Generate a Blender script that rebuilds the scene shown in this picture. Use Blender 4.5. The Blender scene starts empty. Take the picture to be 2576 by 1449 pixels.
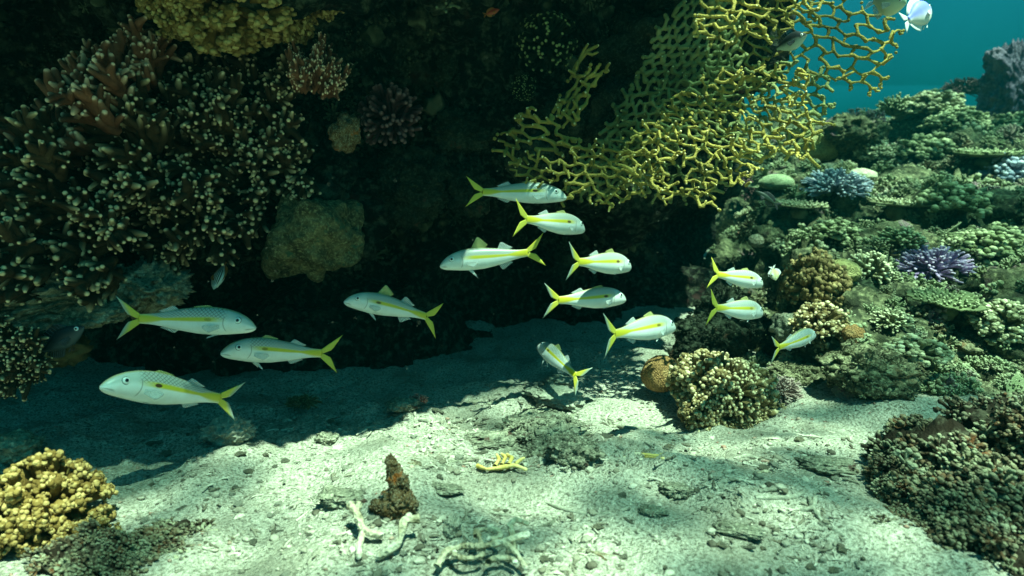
import bpy, bmesh, math, random
import numpy as np
from mathutils import Vector, Matrix

S = bpy.context.scene
COL = S.collection
R = math.radians
random.seed(7)
RNG = np.random.default_rng(7)

# ------------------------------------------------------------------ camera
CAM_Z, PITCH, FD = 0.60, R(8.0), 1535.0        # FD: focal length in 2576-px picture units
cam = bpy.data.objects.new('camera', bpy.data.cameras.new('camera'))
COL.objects.link(cam)
cam.location = (0, 0, CAM_Z)
cam.rotation_euler = (R(90) - PITCH, 0, 0)
cam.data.sensor_width = 36.0
cam.data.lens = 36.0 * FD / 2576.0
cam.data.clip_start, cam.data.clip_end = 0.02, 400.0
cam.data.dof.use_dof, cam.data.dof.focus_distance, cam.data.dof.aperture_fstop = True, 1.6, 3.2
S.camera = cam

# ------------------------------------------------------------------ light
SUN_DIR = Vector((0.22, -0.30, 1.0)).normalized()       # towards the sun
SUN_EL = math.asin(SUN_DIR.z)
SUN_ROT = math.atan2(SUN_DIR.x, SUN_DIR.y)
WATER = (0.12, 0.90, 0.82)
W = bpy.data.worlds.new('World'); S.world = W; W.use_nodes = True
wn, wl = W.node_tree.nodes, W.node_tree.links
bg = wn['Background']; bg.inputs['Strength'].default_value = 0.070
sky = wn.new('ShaderNodeTexSky'); sky.sky_type = 'NISHITA'; sky.sun_disc = False
sky.sun_elevation, sky.sun_rotation = SUN_EL, SUN_ROT
tint = wn.new('ShaderNodeMix'); tint.data_type = 'RGBA'; tint.blend_type = 'MULTIPLY'
tint.inputs[0].default_value = 1.0
tint.inputs[7].default_value = (*WATER, 1)             # daylight filtered by the water
wl.new(sky.outputs[0], tint.inputs[6]); wl.new(tint.outputs[2], bg.inputs['Color'])

sun = bpy.data.objects.new('sun', bpy.data.lights.new('sun', 'SUN'))
COL.objects.link(sun)
sun.data.energy, sun.data.angle, sun.data.color = 5.0, R(0.5), (0.84, 1.0, 0.74)
sun.rotation_euler = SUN_DIR.to_track_quat('Z', 'Y').to_euler()
sun.location = (1, 1, 6)

V = S.view_settings
V.view_transform, V.look, V.gamma, V.exposure = 'Standard', 'None', 1.0, 2.15
S.display_settings.display_device = 'sRGB'
cy = S.cycles
cy.max_bounces, cy.diffuse_bounces, cy.glossy_bounces = 6, 3, 2
cy.transmission_bounces, cy.transparent_max_bounces, cy.volume_bounces = 2, 12, 0
cy.use_denoising = True
cy.sample_clamp_indirect = 4.0
cy.caustics_reflective = cy.caustics_refractive = False

HAZE_DENSITY = 0.06
HAZE_COLOR = (0.001, 0.075, 0.072)

# ------------------------------------------------------------------ helpers
CP, SP = math.cos(PITCH), math.sin(PITCH)

def ray(dx, dy):
    a, b = (dx - 1288.0) / FD, (724.5 - dy) / FD
    return np.array([a, CP + b * SP, -SP + b * CP])

def P(dx, dy, d):
    """picture position (2576 x 1449) at depth d -> world point"""
    return np.array([0, 0, CAM_Z]) + ray(dx, dy) * d

def _h(ix, iy, iz, s):
    n = (ix.astype(np.int64) * 374761393 + iy.astype(np.int64) * 668265263 + iz.astype(np.int64) * 2147483647 + s * 1274126177) & 0xFFFFFFFF
    n = ((n ^ (n >> 13)) * 1274126177) & 0xFFFFFFFF
    n = (n ^ (n >> 16)) & 0xFFFFFF
    return n / float(0xFFFFFF)

def noise(p, s=0):
    p = np.asarray(p, float); i = np.floor(p); f = p - i; f = f * f * f * (f * (f * 6 - 15) + 10)
    x, y, z = i[:, 0], i[:, 1], i[:, 2]; fx, fy, fz = f[:, 0], f[:, 1], f[:, 2]
    r = 0
    for a in (0, 1):
        for b in (0, 1):
            for c in (0, 1):
                w = (fx if a else 1 - fx) * (fy if b else 1 - fy) * (fz if c else 1 - fz)
                r = r + w * _h(x + a, y + b, z + c, s)
    return r * 2 - 1

def fbm(p, octv=4, s=0, gain=0.5):
    p = np.asarray(p, float); r = 0; a = 1.0
    for k in range(octv):
        r = r + a * noise(p * (2.03 ** k) + k * 7.3, s + k); a *= gain
    return r

def worley(p, s=0):
    p = np.asarray(p, float); i = np.floor(p); best = np.full(len(p), 9.0)
    for a in (-1, 0, 1):
        for b in (-1, 0, 1):
            for c in (-1, 0, 1):
                x, y, z = i[:, 0] + a, i[:, 1] + b, i[:, 2] + c
                q = np.stack([x + _h(x, y, z, s), y + _h(x, y, z, s + 11), z + _h(x, y, z, s + 23)], 1)
                best = np.minimum(best, ((p - q) ** 2).sum(1))
    return np.sqrt(best)

def sstep(a, b, x):
    t = np.clip((x - a) / (b - a), 0, 1); return t * t * (3 - 2 * t)

def unit(v):
    v = np.asarray(v, float); return v / (np.linalg.norm(v, axis=-1, keepdims=True) + 1e-12)

class MB:
    """collects geometry for ONE mesh, with two per-vertex values (tip, aux)"""
    def __init__(s): s.v, s.q, s.t, s.a, s.b, s.n = [], [], [], [], [], 0
    def add(s, v, q=None, t=None, tip=0.0, aux=0.0):
        v = np.asarray(v, float).reshape(-1, 3); m = len(v)
        s.v.append(v)
        if q is not None and len(q): s.q.append(np.asarray(q, np.int64) + s.n)
        if t is not None and len(t): s.t.append(np.asarray(t, np.int64) + s.n)
        s.a.append(np.broadcast_to(np.asarray(tip, float), (m,))); s.b.append(np.broadcast_to(np.asarray(aux, float), (m,)))
        s.n += m
    def arrays(s):
        return (np.concatenate(s.v), np.concatenate(s.q) if s.q else np.zeros((0, 4), int),
                np.concatenate(s.t) if s.t else np.zeros((0, 3), int), np.concatenate(s.a), np.concatenate(s.b))
    def merge(s, arr, M=None, scale=1.0, loc=(0, 0, 0), aux=None):
        v, q, t, a, b = arr
        v = v * scale
        if M is not None: v = v @ np.asarray(M).T
        s.add(v + np.asarray(loc), q, t, a, b if aux is None else aux)

def mesh_of(name, mb):
    v, q, t, a, b = mb.arrays() if isinstance(mb, MB) else mb
    me = bpy.data.meshes.new(name)
    me.vertices.add(len(v)); me.vertices.foreach_set('co', v.astype(np.float32).ravel())
    nl = len(q) * 4 + len(t) * 3
    me.loops.add(nl)
    me.loops.foreach_set('vertex_index', np.concatenate([q.ravel(), t.ravel()]).astype(np.int32))
    me.polygons.add(len(q) + len(t))
    st = np.concatenate([np.arange(len(q)) * 4, len(q) * 4 + np.arange(len(t)) * 3]).astype(np.int32)
    me.polygons.foreach_set('loop_start', st)
    me.update(calc_edges=True)
    me.polygons.foreach_set('use_smooth', np.ones(len(me.polygons), bool))
    for nm, arr in (('tip', a), ('aux', b)):
        at = me.attributes.new(nm, 'FLOAT', 'POINT'); at.data.foreach_set('value', arr.astype(np.float32))
    return me

def obj(name, mb, material, parent=None, loc=None, M=None, label=None, cat=None, group=None, kind=None):
    me = mb if isinstance(mb, bpy.types.Mesh) else mesh_of(name, mb)
    if material is not None and not me.materials: me.materials.append(material)
    o = bpy.data.objects.new(name, me); COL.objects.link(o)
    if M is not None: o.matrix_world = M
    if loc is not None: o.location = [float(c) for c in loc]
    if parent is not None: o.parent = parent
    tag(o, label, cat, group, kind)
    return o

def tag(o, label=None, cat=None, group=None, kind=None):
    for k, val in (('label', label), ('category', cat), ('group', group), ('kind', kind)):
        if val: o[k] = val

def empty(name, M, label, cat, group=None):
    o = bpy.data.objects.new(name, None); COL.objects.link(o); o.matrix_world = M
    o.empty_display_size = 0.03
    tag(o, label, cat, group); return o

def frame(axis, up=(0, 0, 1), spin=0.0):
    """3x3 with local z along axis"""
    z = unit(np.asarray(axis, float)); r = np.array([0.3, 0.9, 0.2]) if abs(z[2]) > .9 else np.array([0, 0, 1.0])
    x = unit(np.cross(r, z)); y = np.cross(z, x)
    c, s = math.cos(spin), math.sin(spin)
    return np.stack([x * c + y * s, y * c - x * s, z], 1)

def mat4(M3, loc, scale=1.0):
    M = Matrix.Identity(4)
    for i in range(3):
        for j in range(3): M[i][j] = float(M3[i][j]) * scale
        M[i][3] = float(loc[i])
    return M

def tube(mb, path, rad, t0=0.0, t1=1.0, sides=7, aux=0.0, tpow=1.0):
    path = np.asarray(path, float); k = len(path); rad = np.broadcast_to(np.asarray(rad, float), (k,))
    e = unit(path[-1] - path[-2]); r = rad[-1]
    pp = np.vstack([path, path[-1] + e * r * .5, path[-1] + e * r * .85])
    rr = np.concatenate([rad, [r * .86, r * .5]])
    tan = unit(np.gradient(pp, axis=0))
    ref = np.array([.31, .52, .8]); m = unit(pp[-1] - pp[0])
    if abs(m @ unit(ref)) > .9: ref = np.array([.9, -.3, .2])
    n1 = unit(np.cross(tan, ref)); n2 = np.cross(tan, n1)
    an = np.arange(sides) / sides * 2 * np.pi
    ring = n1[:, None] * np.cos(an)[None, :, None] + n2[:, None] * np.sin(an)[None, :, None]
    v = (pp[:, None] + ring * rr[:, None, None]).reshape(-1, 3)
    K = len(pp); i = np.arange(K - 1)[:, None] * sides; j = np.arange(sides)[None]; j2 = (j + 1) % sides
    q = np.stack([i + j, i + j2, i + sides + j2, i + sides + j], -1).reshape(-1, 4)
    tp = t0 + (t1 - t0) * np.repeat(np.linspace(0, 1, K) ** tpow, sides)
    v = np.vstack([v, path[-1] + e * r]); tp = np.append(tp, t1)
    b = (K - 1) * sides
    t = np.stack([b + np.arange(sides), b + (np.arange(sides) + 1) % sides, np.full(sides, K * sides)], 1)
    mb.add(v, q, t, tp, aux)

_ico = {}
def ico(sub):
    if sub not in _ico:
        bm = bmesh.new(); bmesh.ops.create_icosphere(bm, subdivisions=sub, radius=1.0)
        v = np.array([x.co[:] for x in bm.verts]); t = np.array([[x.index for x in f.verts] for f in bm.faces]); bm.free()
        _ico[sub] = (v, t)
    return _ico[sub]

def blob(mb, c, r, sub=2, amp=.25, freq=1.6, seed=0, tip=1.0, octv=3, squash=(1, 1, 1), tipz=False):
    v, t = ico(sub); d = 1 + amp * fbm(v * freq + seed * 3.7, octv, seed)
    w = v * d[:, None] * np.asarray(squash)
    mb.add(np.asarray(c) + w * r, None, t, sstep(-.6, .9, w[:, 2]) * tip if tipz else tip, 0)

# ------------------------------------------------------------------ materials
class NT:
    def __init__(s, name):
        s.m = bpy.data.materials.new(name); s.m.use_nodes = True
        s.n, s.l = s.m.node_tree.nodes, s.m.node_tree.links
        s.b = s.n['Principled BSDF']; s.out = s.n['Material Output']
    def put(s, sock, v):
        if isinstance(v, bpy.types.NodeSocket): s.l.new(v, sock)
        elif isinstance(v, (tuple, list)) and len(v) == 3 and len(sock.default_value) == 4: sock.default_value = (*v, 1)
        else: sock.default_value = v
    def math(s, op, a, b=0.0, clamp=False):
        x = s.n.new('ShaderNodeMath'); x.operation = op; x.use_clamp = clamp
        s.put(x.inputs[0], a); s.put(x.inputs[1], b); return x.outputs[0]
    def step(s, x, a, b):
        n = s.n.new('ShaderNodeMapRange'); n.interpolation_type = 'SMOOTHSTEP'
        s.put(n.inputs[0], x); n.inputs[1].default_value = a; n.inputs[2].default_value = b; return n.outputs[0]
    def mix(s, f, a, b, mode='MIX'):
        x = s.n.new('ShaderNodeMix'); x.data_type = 'RGBA'; x.blend_type = mode
        s.put(x.inputs[0], f); s.put(x.inputs[6], a); s.put(x.inputs[7], b); return x.outputs[2]
    def attr(s, name):
        x = s.n.new('ShaderNodeAttribute'); x.attribute_name = name; return x.outputs['Fac']
    def coord(s, which='Object'):
        return s.n.new('ShaderNodeTexCoord').outputs[which]
    def noise(s, vec, scale, detail=4, rough=.55, dist=0.0):
        x = s.n.new('ShaderNodeTexNoise'); s.put(x.inputs['Vector'], vec); x.inputs['Scale'].default_value = scale
        x.inputs['Detail'].default_value = detail; x.inputs['Roughness'].default_value = rough
        x.inputs['Distortion'].default_value = dist; return x.outputs[0]
    def voro(s, vec, scale, feature='F1', rnd=1.0, dims='3D'):
        x = s.n.new('ShaderNodeTexVoronoi'); x.voronoi_dimensions = dims; x.feature = feature
        s.put(x.inputs['Vector'], vec); x.inputs['Scale'].default_value = scale
        x.inputs['Randomness'].default_value = rnd; return x.outputs['Distance']
    def ramp(s, f, stops):
        x = s.n.new('ShaderNodeValToRGB'); cr = x.color_ramp
        while len(cr.elements) < len(stops): cr.elements.new(.5)
        for e, (p, c) in zip(cr.elements, stops): e.position = p; e.color = (*c, 1)
        s.put(x.inputs[0], f); return x.outputs[0]
    def bump(s, h, strength, dist):
        x = s.n.new('ShaderNodeBump'); x.inputs['Strength'].default_value = strength; x.inputs['Distance'].default_value = dist
        s.put(x.inputs['Height'], h); s.l.new(x.outputs[0], s.b.inputs['Normal'])
    def fin(s, col, rough=.8, spec=.25):
        s.put(s.b.inputs['Base Color'], col); s.b.inputs['Roughness'].default_value = rough
        s.b.inputs['Specular IOR Level'].default_value = spec; return s.m

def coral_mat(name, dark, mid, light, tip=None, scale=14, bscale=220, bump=.5, bdist=.004, tip_a=.55, tip_b=1.0, rough=.85):
    k = NT(name); co = k.coord()
    f = k.noise(co, scale, 5, .6)
    c = k.ramp(f, [(.3, dark), (.5, mid), (.7, light)])
    if tip is not None:
        c = k.mix(k.step(k.attr('tip'), tip_a, tip_b), c, tip)
    h = k.math('ADD', k.voro(co, bscale), k.noise(co, bscale * .35, 4, .6))
    k.bump(h, bump, bdist)
    return k.fin(c, rough, .12)

def rock_mat(name, cols, scale=6, bscale=60, bdist=.02, bump=.8, patch=None):
    k = NT(name); co = k.coord('Object')
    f = k.noise(co, scale, 8, .68)
    c = k.ramp(f, cols)
    g = k.noise(co, scale * 7, 4, .6)
    c = k.mix(k.math('MULTIPLY', k.step(g, .46, .70), .6), c, tuple(min(1, x * 1.5) for x in cols[-1][1]))
    c = k.mix(k.math('MULTIPLY', k.step(k.noise(co, scale * 22, 3, .6), .52, .66), .5), c, cols[0][1])
    if patch:
        for pc, ps, lo, hi in patch:
            c = k.mix(k.step(k.noise(co, ps, 3, .6), lo, hi), c, pc)
    h = k.math('ADD', k.noise(co, bscale, 6, .7), k.voro(co, bscale * .6))
    k.bump(h, bump, bdist)
    return k.fin(c, .9, .15)

M = {}
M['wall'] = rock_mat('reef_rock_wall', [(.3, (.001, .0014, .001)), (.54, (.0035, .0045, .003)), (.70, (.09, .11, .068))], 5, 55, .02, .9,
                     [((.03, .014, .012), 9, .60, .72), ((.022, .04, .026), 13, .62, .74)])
M['wallgreen'] = rock_mat('green_wall_rock', [(.3, (.006, .009, .006)), (.5, (.018, .026, .016)), (.72, (.07, .09, .055))], 14, 80, .012, .9,
                          [((.09, .05, .03), 18, .62, .72)])
M['slope'] = rock_mat('reef_rock_slope', [(.34, (.012, .015, .009)), (.52, (.06, .07, .036)), (.70, (.24, .25, .13))], 6, 60, .02, .9,
                      [((.20, .12, .14), 5, .62, .74), ((.05, .045, .03), 8, .60, .70)])
M['ledge'] = rock_mat('reef_rock_ledge', [(.3, (.08, .08, .05)), (.5, (.30, .29, .19)), (.7, (.55, .53, .37))], 12, 90, .012, .9,
                      [((.12, .06, .03), 16, .62, .72)])
M['boulder'] = rock_mat('boulder_stone', [(.3, (.03, .03, .016)), (.5, (.13, .12, .055)), (.7, (.34, .31, .15))], 18, 70, .02, 1.0,
                        [((.07, .14, .08), 22, .58, .68), ((.22, .08, .03), 20, .66, .74)])
M['rubble'] = rock_mat('rubble_stone', [(.3, (.08, .085, .06)), (.5, (.22, .23, .16)), (.7, (.46, .46, .34))], 22, 130, .008, .9,
                       [((.10, .06, .045), 30, .60, .72)])
M['sandrock'] = rock_mat('sandy_stone', [(.3, (.16, .17, .13)), (.5, (.28, .29, .22)), (.7, (.42, .42, .33))], 20, 150, .005, .7)
M['rust'] = rock_mat('rust_encrusted_stone', [(.3, (.05, .03, .014)), (.5, (.17, .10, .04)), (.7, (.36, .33, .22))], 34, 140, .008, .9,
                     [((.40, .13, .03), 26, .56, .64)])
M['darkcoral'] = rock_mat('dark_coral_rock', [(.3, (.02, .018, .012)), (.48, (.085, .07, .042)), (.66, (.34, .32, .20))], 26, 110, .012, 1.0,
                          [((.20, .075, .025), 9, .58, .70)])
M['yellow'] = coral_mat('yellow_coral', (.06, .034, .009), (.18, .112, .028), (.28, .185, .055), (.47, .34, .13), 22, 240, .5, .003)
M['yellow_dim'] = coral_mat('ochre_coral', (.07, .04, .010), (.19, .115, .030), (.32, .21, .068), (.52, .38, .14), 22, 240, .5, .003)
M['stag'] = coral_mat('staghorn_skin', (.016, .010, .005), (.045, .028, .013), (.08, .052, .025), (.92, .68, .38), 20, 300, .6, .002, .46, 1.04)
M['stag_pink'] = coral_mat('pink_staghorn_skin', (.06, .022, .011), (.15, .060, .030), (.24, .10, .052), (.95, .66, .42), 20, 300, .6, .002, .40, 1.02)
M['fire'] = coral_mat('fire_coral_skin', (.12, .105, .028), (.31, .25, .060), (.48, .375, .095), (.88, .77, .40), 9, 260, .8, .003, .66, 1.0)
M['fire_green'] = coral_mat('algae_covered_fire_coral', (.09, .12, .045), (.19, .22, .085), (.30, .30, .12), (.56, .54, .28), 9, 260, .5, .003, .85, 1.0)
M['finger'] = coral_mat('finger_coral', (.06, .045, .018), (.18, .135, .055), (.30, .235, .11), (.70, .61, .36), 20, 260, .6, .003, .55, 1.0)
M['brown'] = coral_mat('brown_coral', (.07, .05, .022), (.15, .11, .045), (.22, .17, .07), (.36, .28, .13), 20, 240, .5, .003, .6, 1.0)
M['green'] = coral_mat('pale_green_coral', (.05, .065, .03), (.12, .15, .07), (.20, .24, .11), (.45, .49, .28), 18, 240, .5, .003, .5, 1.0)
M['cream'] = coral_mat('cream_coral', (.08, .08, .042), (.19, .20, .105), (.29, .30, .17), (.62, .62, .40), 18, 240, .5, .003, .5, 1.0)
M['lilac'] = coral_mat('lilac_coral', (.16, .11, .20), (.32, .22, .40), (.44, .32, .50), (.66, .52, .68), 18, 240, .5, .003, .5, 1.0)
M['blue'] = coral_mat('blue_grey_coral', (.11, .14, .18), (.24, .29, .36), (.34, .40, .46), (.60, .66, .70), 18, 240, .5, .003, .5, 1.0)
M['maroon'] = coral_mat('maroon_coral', (.02, .010, .012), (.055, .025, .028), (.10, .05, .05), (.24, .14, .13), 18, 240, .5, .003, .5, 1.0)
M['pinkred'] = coral_mat('pink_red_coral', (.24, .07, .06), (.42, .14, .11), (.52, .24, .18), (.6, .36, .28), 24, 240, .5, .003, .5, 1.0)
M['purple'] = rock_mat('purple_rock', [(.3, (.05, .042, .07)), (.5, (.13, .11, .16)), (.7, (.26, .22, .27))], 5, 40, .03, .9)
M['bone'] = coral_mat('bleached_coral', (.20, .17, .09), (.50, .46, .32), (.72, .69, .55), (.72, .70, .58), 34, 130, .9, .006, .9, 1.0)
M['straw'] = coral_mat('straw_coral', (.42, .30, .06), (.62, .47, .12), (.76, .62, .24), (.80, .66, .30), 18, 200, .4, .002)

def brain_mat(name, a, b, scale=70):
    k = NT(name); co = k.coord()
    n = k.noise(co, 25, 3, .5, 0)
    x = k.n.new('ShaderNodeTexNoise'); x.noise_type = 'FBM'; k.put(x.inputs['Vector'], co)
    x.inputs['Scale'].default_value = scale; x.inputs['Detail'].default_value = 1
    w = k.math('ABSOLUTE', k.math('SUBTRACT', k.math('FRACT', k.math('MULTIPLY', x.outputs[0], 5.0)), .5))
    c = k.mix(k.step(w, .08, .3), tuple(q * .55 for q in a), a)
    c = k.mix(k.step(n, .5, .7), c, b)
    k.bump(w, .9, .006)
    return k.fin(c, .8)
M['brain'] = brain_mat('brain_coral_brown', (.30, .17, .06), (.36, .24, .10))
M['brain_y'] = brain_mat('brain_coral_olive', (.34, .32, .12), (.42, .38, .16), 40)
M['brain_g'] = brain_mat('brain_coral_green', (.30, .38, .20), (.40, .46, .26), 60)
M['brain_p'] = brain_mat('brain_coral_pale', (.55, .58, .36), (.64, .66, .42), 60)

M['growthrock'] = rock_mat('overgrown_reef_rock', [(.32, (.03, .03, .018)), (.5, (.13, .13, .07)), (.68, (.42, .42, .25))], 16, 90, .012, .9, [((.16, .09, .04), 8, .58, .70)])
M['pinkgrey'] = coral_mat('pinkish_grey_coral', (.14, .11, .09), (.27, .21, .18), (.38, .30, .26), (.48, .40, .34), 18, 240, .5, .003, .5, 1.0)
def growth_mat(name, stops, tip, amt):
    k = NT(name); c = k.ramp(k.attr('aux'), stops); co = k.coord()
    c = k.mix(k.math('MULTIPLY', k.step(k.noise(co, 40, 4, .6), .45, .7), .6), c, tuple(q * .35 for q in tip))
    c = k.mix(k.math('MULTIPLY', k.step(k.attr('tip'), .5, 1), amt), c, tip)
    k.bump(k.voro(co, 200), .5, .004); return k.fin(c, .9, .15)
M['growth'] = growth_mat('mixed_coral_growth', [(0, (.04, .03, .014)), (.2, (.085, .065, .028)), (.4, (.10, .13, .06)), (.6, (.18, .23, .115)), (.8, (.32, .34, .20)), (.95, (.15, .095, .11))], (.62, .66, .42), .34)
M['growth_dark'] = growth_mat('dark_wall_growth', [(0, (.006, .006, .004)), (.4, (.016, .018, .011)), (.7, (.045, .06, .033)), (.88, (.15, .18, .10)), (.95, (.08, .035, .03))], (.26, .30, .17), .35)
M['litter'] = growth_mat('broken_coral_litter', [(0, (.07, .065, .045)), (.25, (.20, .19, .135)), (.6, (.42, .41, .32)), (.9, (.62, .59, .47))], (.40, .38, .28), .2)
M['knobby'] = growth_mat('dark_mixed_branching_coral', [(0, (.016, .011, .006)), (.25, (.04, .027, .014)), (.5, (.085, .06, .033)), (.65, (.13, .05, .018)), (.8, (.13, .14, .08)), (.97, (.36, .36, .24))], (.42, .42, .27), .4)
M['dots'] = coral_mat('dark_coral_with_pale_tips', (.006, .008, .004), (.014, .018, .008), (.03, .036, .016), (.34, .38, .15), 18, 240, .5, .003, .74, 1.0)
M['gravel'] = growth_mat('coral_gravel', [(0, (.16, .155, .115)), (.4, (.3, .29, .22)), (.7, (.5, .48, .38)), (.95, (.32, .19, .14))], (.4, .4, .3), 0)
# sand
k = NT('coral_sand'); co = k.coord()
g1 = k.noise(co, 150, 3, .6); g2 = k.noise(co, 420, 2, .6); g3 = k.noise(co, 4, 5, .6); g4 = k.noise(co, 70, 3, .7, .8)
c = k.ramp(g1, [(.30, (.10, .10, .07)), (.44, (.37, .37, .285)), (.60, (.60, .59, .48))])
c = k.mix(k.step(g2, .60, .72), c, (.10, .095, .075))
c = k.mix(k.step(g4, .60, .70), c, (.13, .125, .10))
c = k.mix(k.math('MULTIPLY', k.step(g3, .46, .66), .65), c, (.20, .20, .145))
k.bump(k.math('ADD', k.math('MULTIPLY', g1, 1.0), k.math('ADD', k.math('MULTIPLY', g4, 1.2), k.math('MULTIPLY', g2, .4))), .9, .012)
M['sand'] = k.fin(c, .95, .1)

# ------------------------------------------------------------------ ground functions
def ground_z(x, y):
    x = np.atleast_1d(np.asarray(x, float)); y = np.atleast_1d(np.asarray(y, float))
    p = np.stack([x, y, np.zeros_like(x)], 1)
    near = np.exp(-((x * .25) ** 2 + ((y - 2) * .25) ** 2))
    z = .045 * noise(p * 1.7, 3) + .022 * noise(p * 4.3, 5) + near * (.014 * noise(p * 9, 7) + .009 * np.abs(noise(p * 21, 9)) + .005 * np.abs(noise(p * 55, 10)) + .016 * sstep(.1, .7, noise(p * 3.1, 15)) * np.abs(noise(p * 34, 16)))
    return z * (0.4 + 0.6 * sstep(.3, 1.2, y)) + .04 * sstep(2.2, 3.2, y)

def slope_base(x, y):
    x = np.atleast_1d(np.asarray(x, float)); y = np.atleast_1d(np.asarray(y, float))
    yb = np.interp(x, [.3, .6, 1.0, 1.4, 2.0, 3.0, 5, 9], [2.4, 2.0, 1.80, 1.70, 1.55, 1.3, 1.0, .6])
    s = y - yb
    z = np.where(s > 0, 1.55 * np.tanh(.26 * s / 1.55), .5 * s)
    k = sstep(-.12, .45, x - .34 * y - .05)
    return np.where(s > 0, z * k + (1 - k) * -.12, z)

def hit(dx, dy, d0=.8, d1=14.0):
    d = np.arange(d0, d1, .02); r = ray(dx, dy)
    p = np.array([0, 0, CAM_Z]) + d[:, None] * r
    h = np.maximum(ground_z(p[:, 0], p[:, 1]), slope_base(p[:, 0], p[:, 1]))
    i = np.nonzero(p[:, 2] < h)[0]
    j = i[0] if len(i) else len(d) - 1
    return p[j], d[j]

# ------------------------------------------------------------------ seabed
def axis(segs):
    out = []
    for a, b, st in segs: out.append(np.arange(a, b - 1e-9, st))
    return np.unique(np.concatenate(out + [[segs[-1][1]]]))
gx = axis([(-45, -9, 3), (-9, -3, .4), (-3, -1.6, .06), (-1.6, 2.0, .011), (2.0, 3.4, .06), (3.4, 9, .4), (9, 45, 3)])
gy = axis([(-30, -6, 3), (-6, -.6, .3), (-.6, .7, .05), (.7, 2.0, .009), (2.0, 3.4, .02), (3.4, 6, .2), (6, 12, .6), (12, 45, 3)])
X, Y = np.meshgrid(gx, gy, indexing='ij')
Z = ground_z(X.ravel(), Y.ravel())
nx, ny = len(gx), len(gy)
def gridq(nx, ny):
    i = np.arange(nx - 1)[:, None] * ny; j = np.arange(ny - 1)[None]
    return np.stack([i + j, i + ny + j, i + ny + j + 1, i + j + 1], -1).reshape(-1, 4)
mb = MB(); mb.add(np.stack([X.ravel(), Y.ravel(), Z], 1), gridq(nx, ny))
obj('seabed', mb, M['sand'], kind='structure')

# ------------------------------------------------------------------ reef wall (overhang)
def displaced_grid(pts, nx, ny, fn):
    p = pts.reshape(nx, ny, 3)
    a = np.gradient(p, axis=0); b = np.gradient(p, axis=1)
    n = unit(np.cross(a, b)).reshape(-1, 3)
    return pts + n * fn(pts)[:, None]
nxw, ntw = 360, 330
xs = np.concatenate([np.linspace(-7.5, -3.2, 36), np.linspace(-3.1, 1.35, 324)])
lip = np.interp(xs, [-3.4, -1.2, -.6, -.1, .35, .82, 1.02, 1.35], [.74, .78, .84, 1.20, 1.60, 1.86, 2.4, 3.3])
mid = np.interp(xs, [-3.4, -1.3, -.75, -.3, .3, .75, 1.35], [2.9, 2.9, 2.25, 2.3, 2.35, 2.7, 3.6])
bak = np.interp(xs, [-3.4, -1, -.5, 0, .5, 1.35], [1.95, 2.05, 2.2, 2.5, 2.75, 3.7])
cols = []
for x, l, m_, bk in zip(xs, lip, mid, bak):
    ctrl = np.array([(bk + .1, -.3), (bk + .05, 0), (bk + .30, .25), (max(bk + .35, m_ + .3), .50), (m_ + .15, .64), (m_, .85), (m_ - .05, 1.1),
                     (m_ * .45 + l * .55, 1.34), (l, 1.45), (l - .05, 1.7), (l + .35, 1.95), (l + 1.6, 2.1), (l + 5, 2.2)])
    s = np.concatenate([[0], np.cumsum(np.linalg.norm(np.diff(ctrl, axis=0), axis=1))])
    w = np.concatenate([np.linspace(0, s[8], 250), np.linspace(s[8], s[-1], ntw - 249)[1:]])
    yy, zz = np.interp(w, s, ctrl[:, 0]), np.interp(w, s, ctrl[:, 1])
    ker = np.ones(15) / 15
    yy = np.convolve(np.pad(yy, 7, 'edge'), ker, 'valid'); zz = np.convolve(np.pad(zz, 7, 'edge'), ker, 'valid')
    cols.append(np.stack([np.full(ntw, x), yy, zz], 1))
pts = np.concatenate(cols)
def wall_disp(p):
    w1 = 1 - worley(p * 3.2, 2); w2 = 1 - worley(p * 9, 4); w3 = 1 - worley(p * 24, 6)
    return .16 * fbm(p * 1.8, 3, 1) + .10 * w1 + .055 * w2 + .02 * w3 + .03 * fbm(p * 14, 3, 8) - .10
wp = displaced_grid(pts, nxw, ntw, lambda p: -wall_disp(p))
# orientation check: outward normal must face the camera side
mb = MB(); mb.add(wp, gridq(nxw, ntw))
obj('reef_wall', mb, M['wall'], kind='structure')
WALLP = wp.reshape(nxw, ntw, 3)

# ------------------------------------------------------------------ reef slope on the right
na, nr = 300, 430
th = np.linspace(R(6), R(66), na); rr = np.geomspace(1.25, 18, nr)
TH, RR = np.meshgrid(th, rr, indexing='ij')
X, Y = (RR * np.sin(TH)).ravel(), (RR * np.cos(TH)).ravel()
zb = slope_base(X, Y)
pts = np.stack([X, Y, zb], 1)
def slope_disp(p):
    far = np.clip(np.linalg.norm(p[:, :2], axis=1) / 3, .6, 2.2)
    w1 = 1 - worley(p * np.array([2.4, 2.4, 2.4]), 12); w2 = 1 - worley(p * 6.5, 14); w3 = 1 - worley(p * 17, 16)
    return (.20 * w1 + .13 * w2 + .05 * w3 + .05 * fbm(p * 11, 3, 18)) * far ** .5 - .20
mask = sstep(-.25, .35, zb + .12)
sp = pts.copy(); d = slope_disp(pts)
sp[:, 2] += d * (.35 + .65 * mask)
jit = .05 * np.stack([fbm(pts * 7, 2, 21), fbm(pts * 7, 2, 22)], 1)
sp[:, :2] += jit * mask[:, None]
# ------------------------------------------------------------------ coral generators -> arrays (unit scale: radius 1)
def perp_jitter(rng, d, a):
    return unit(d + rng.normal(0, a, 3))

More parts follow.
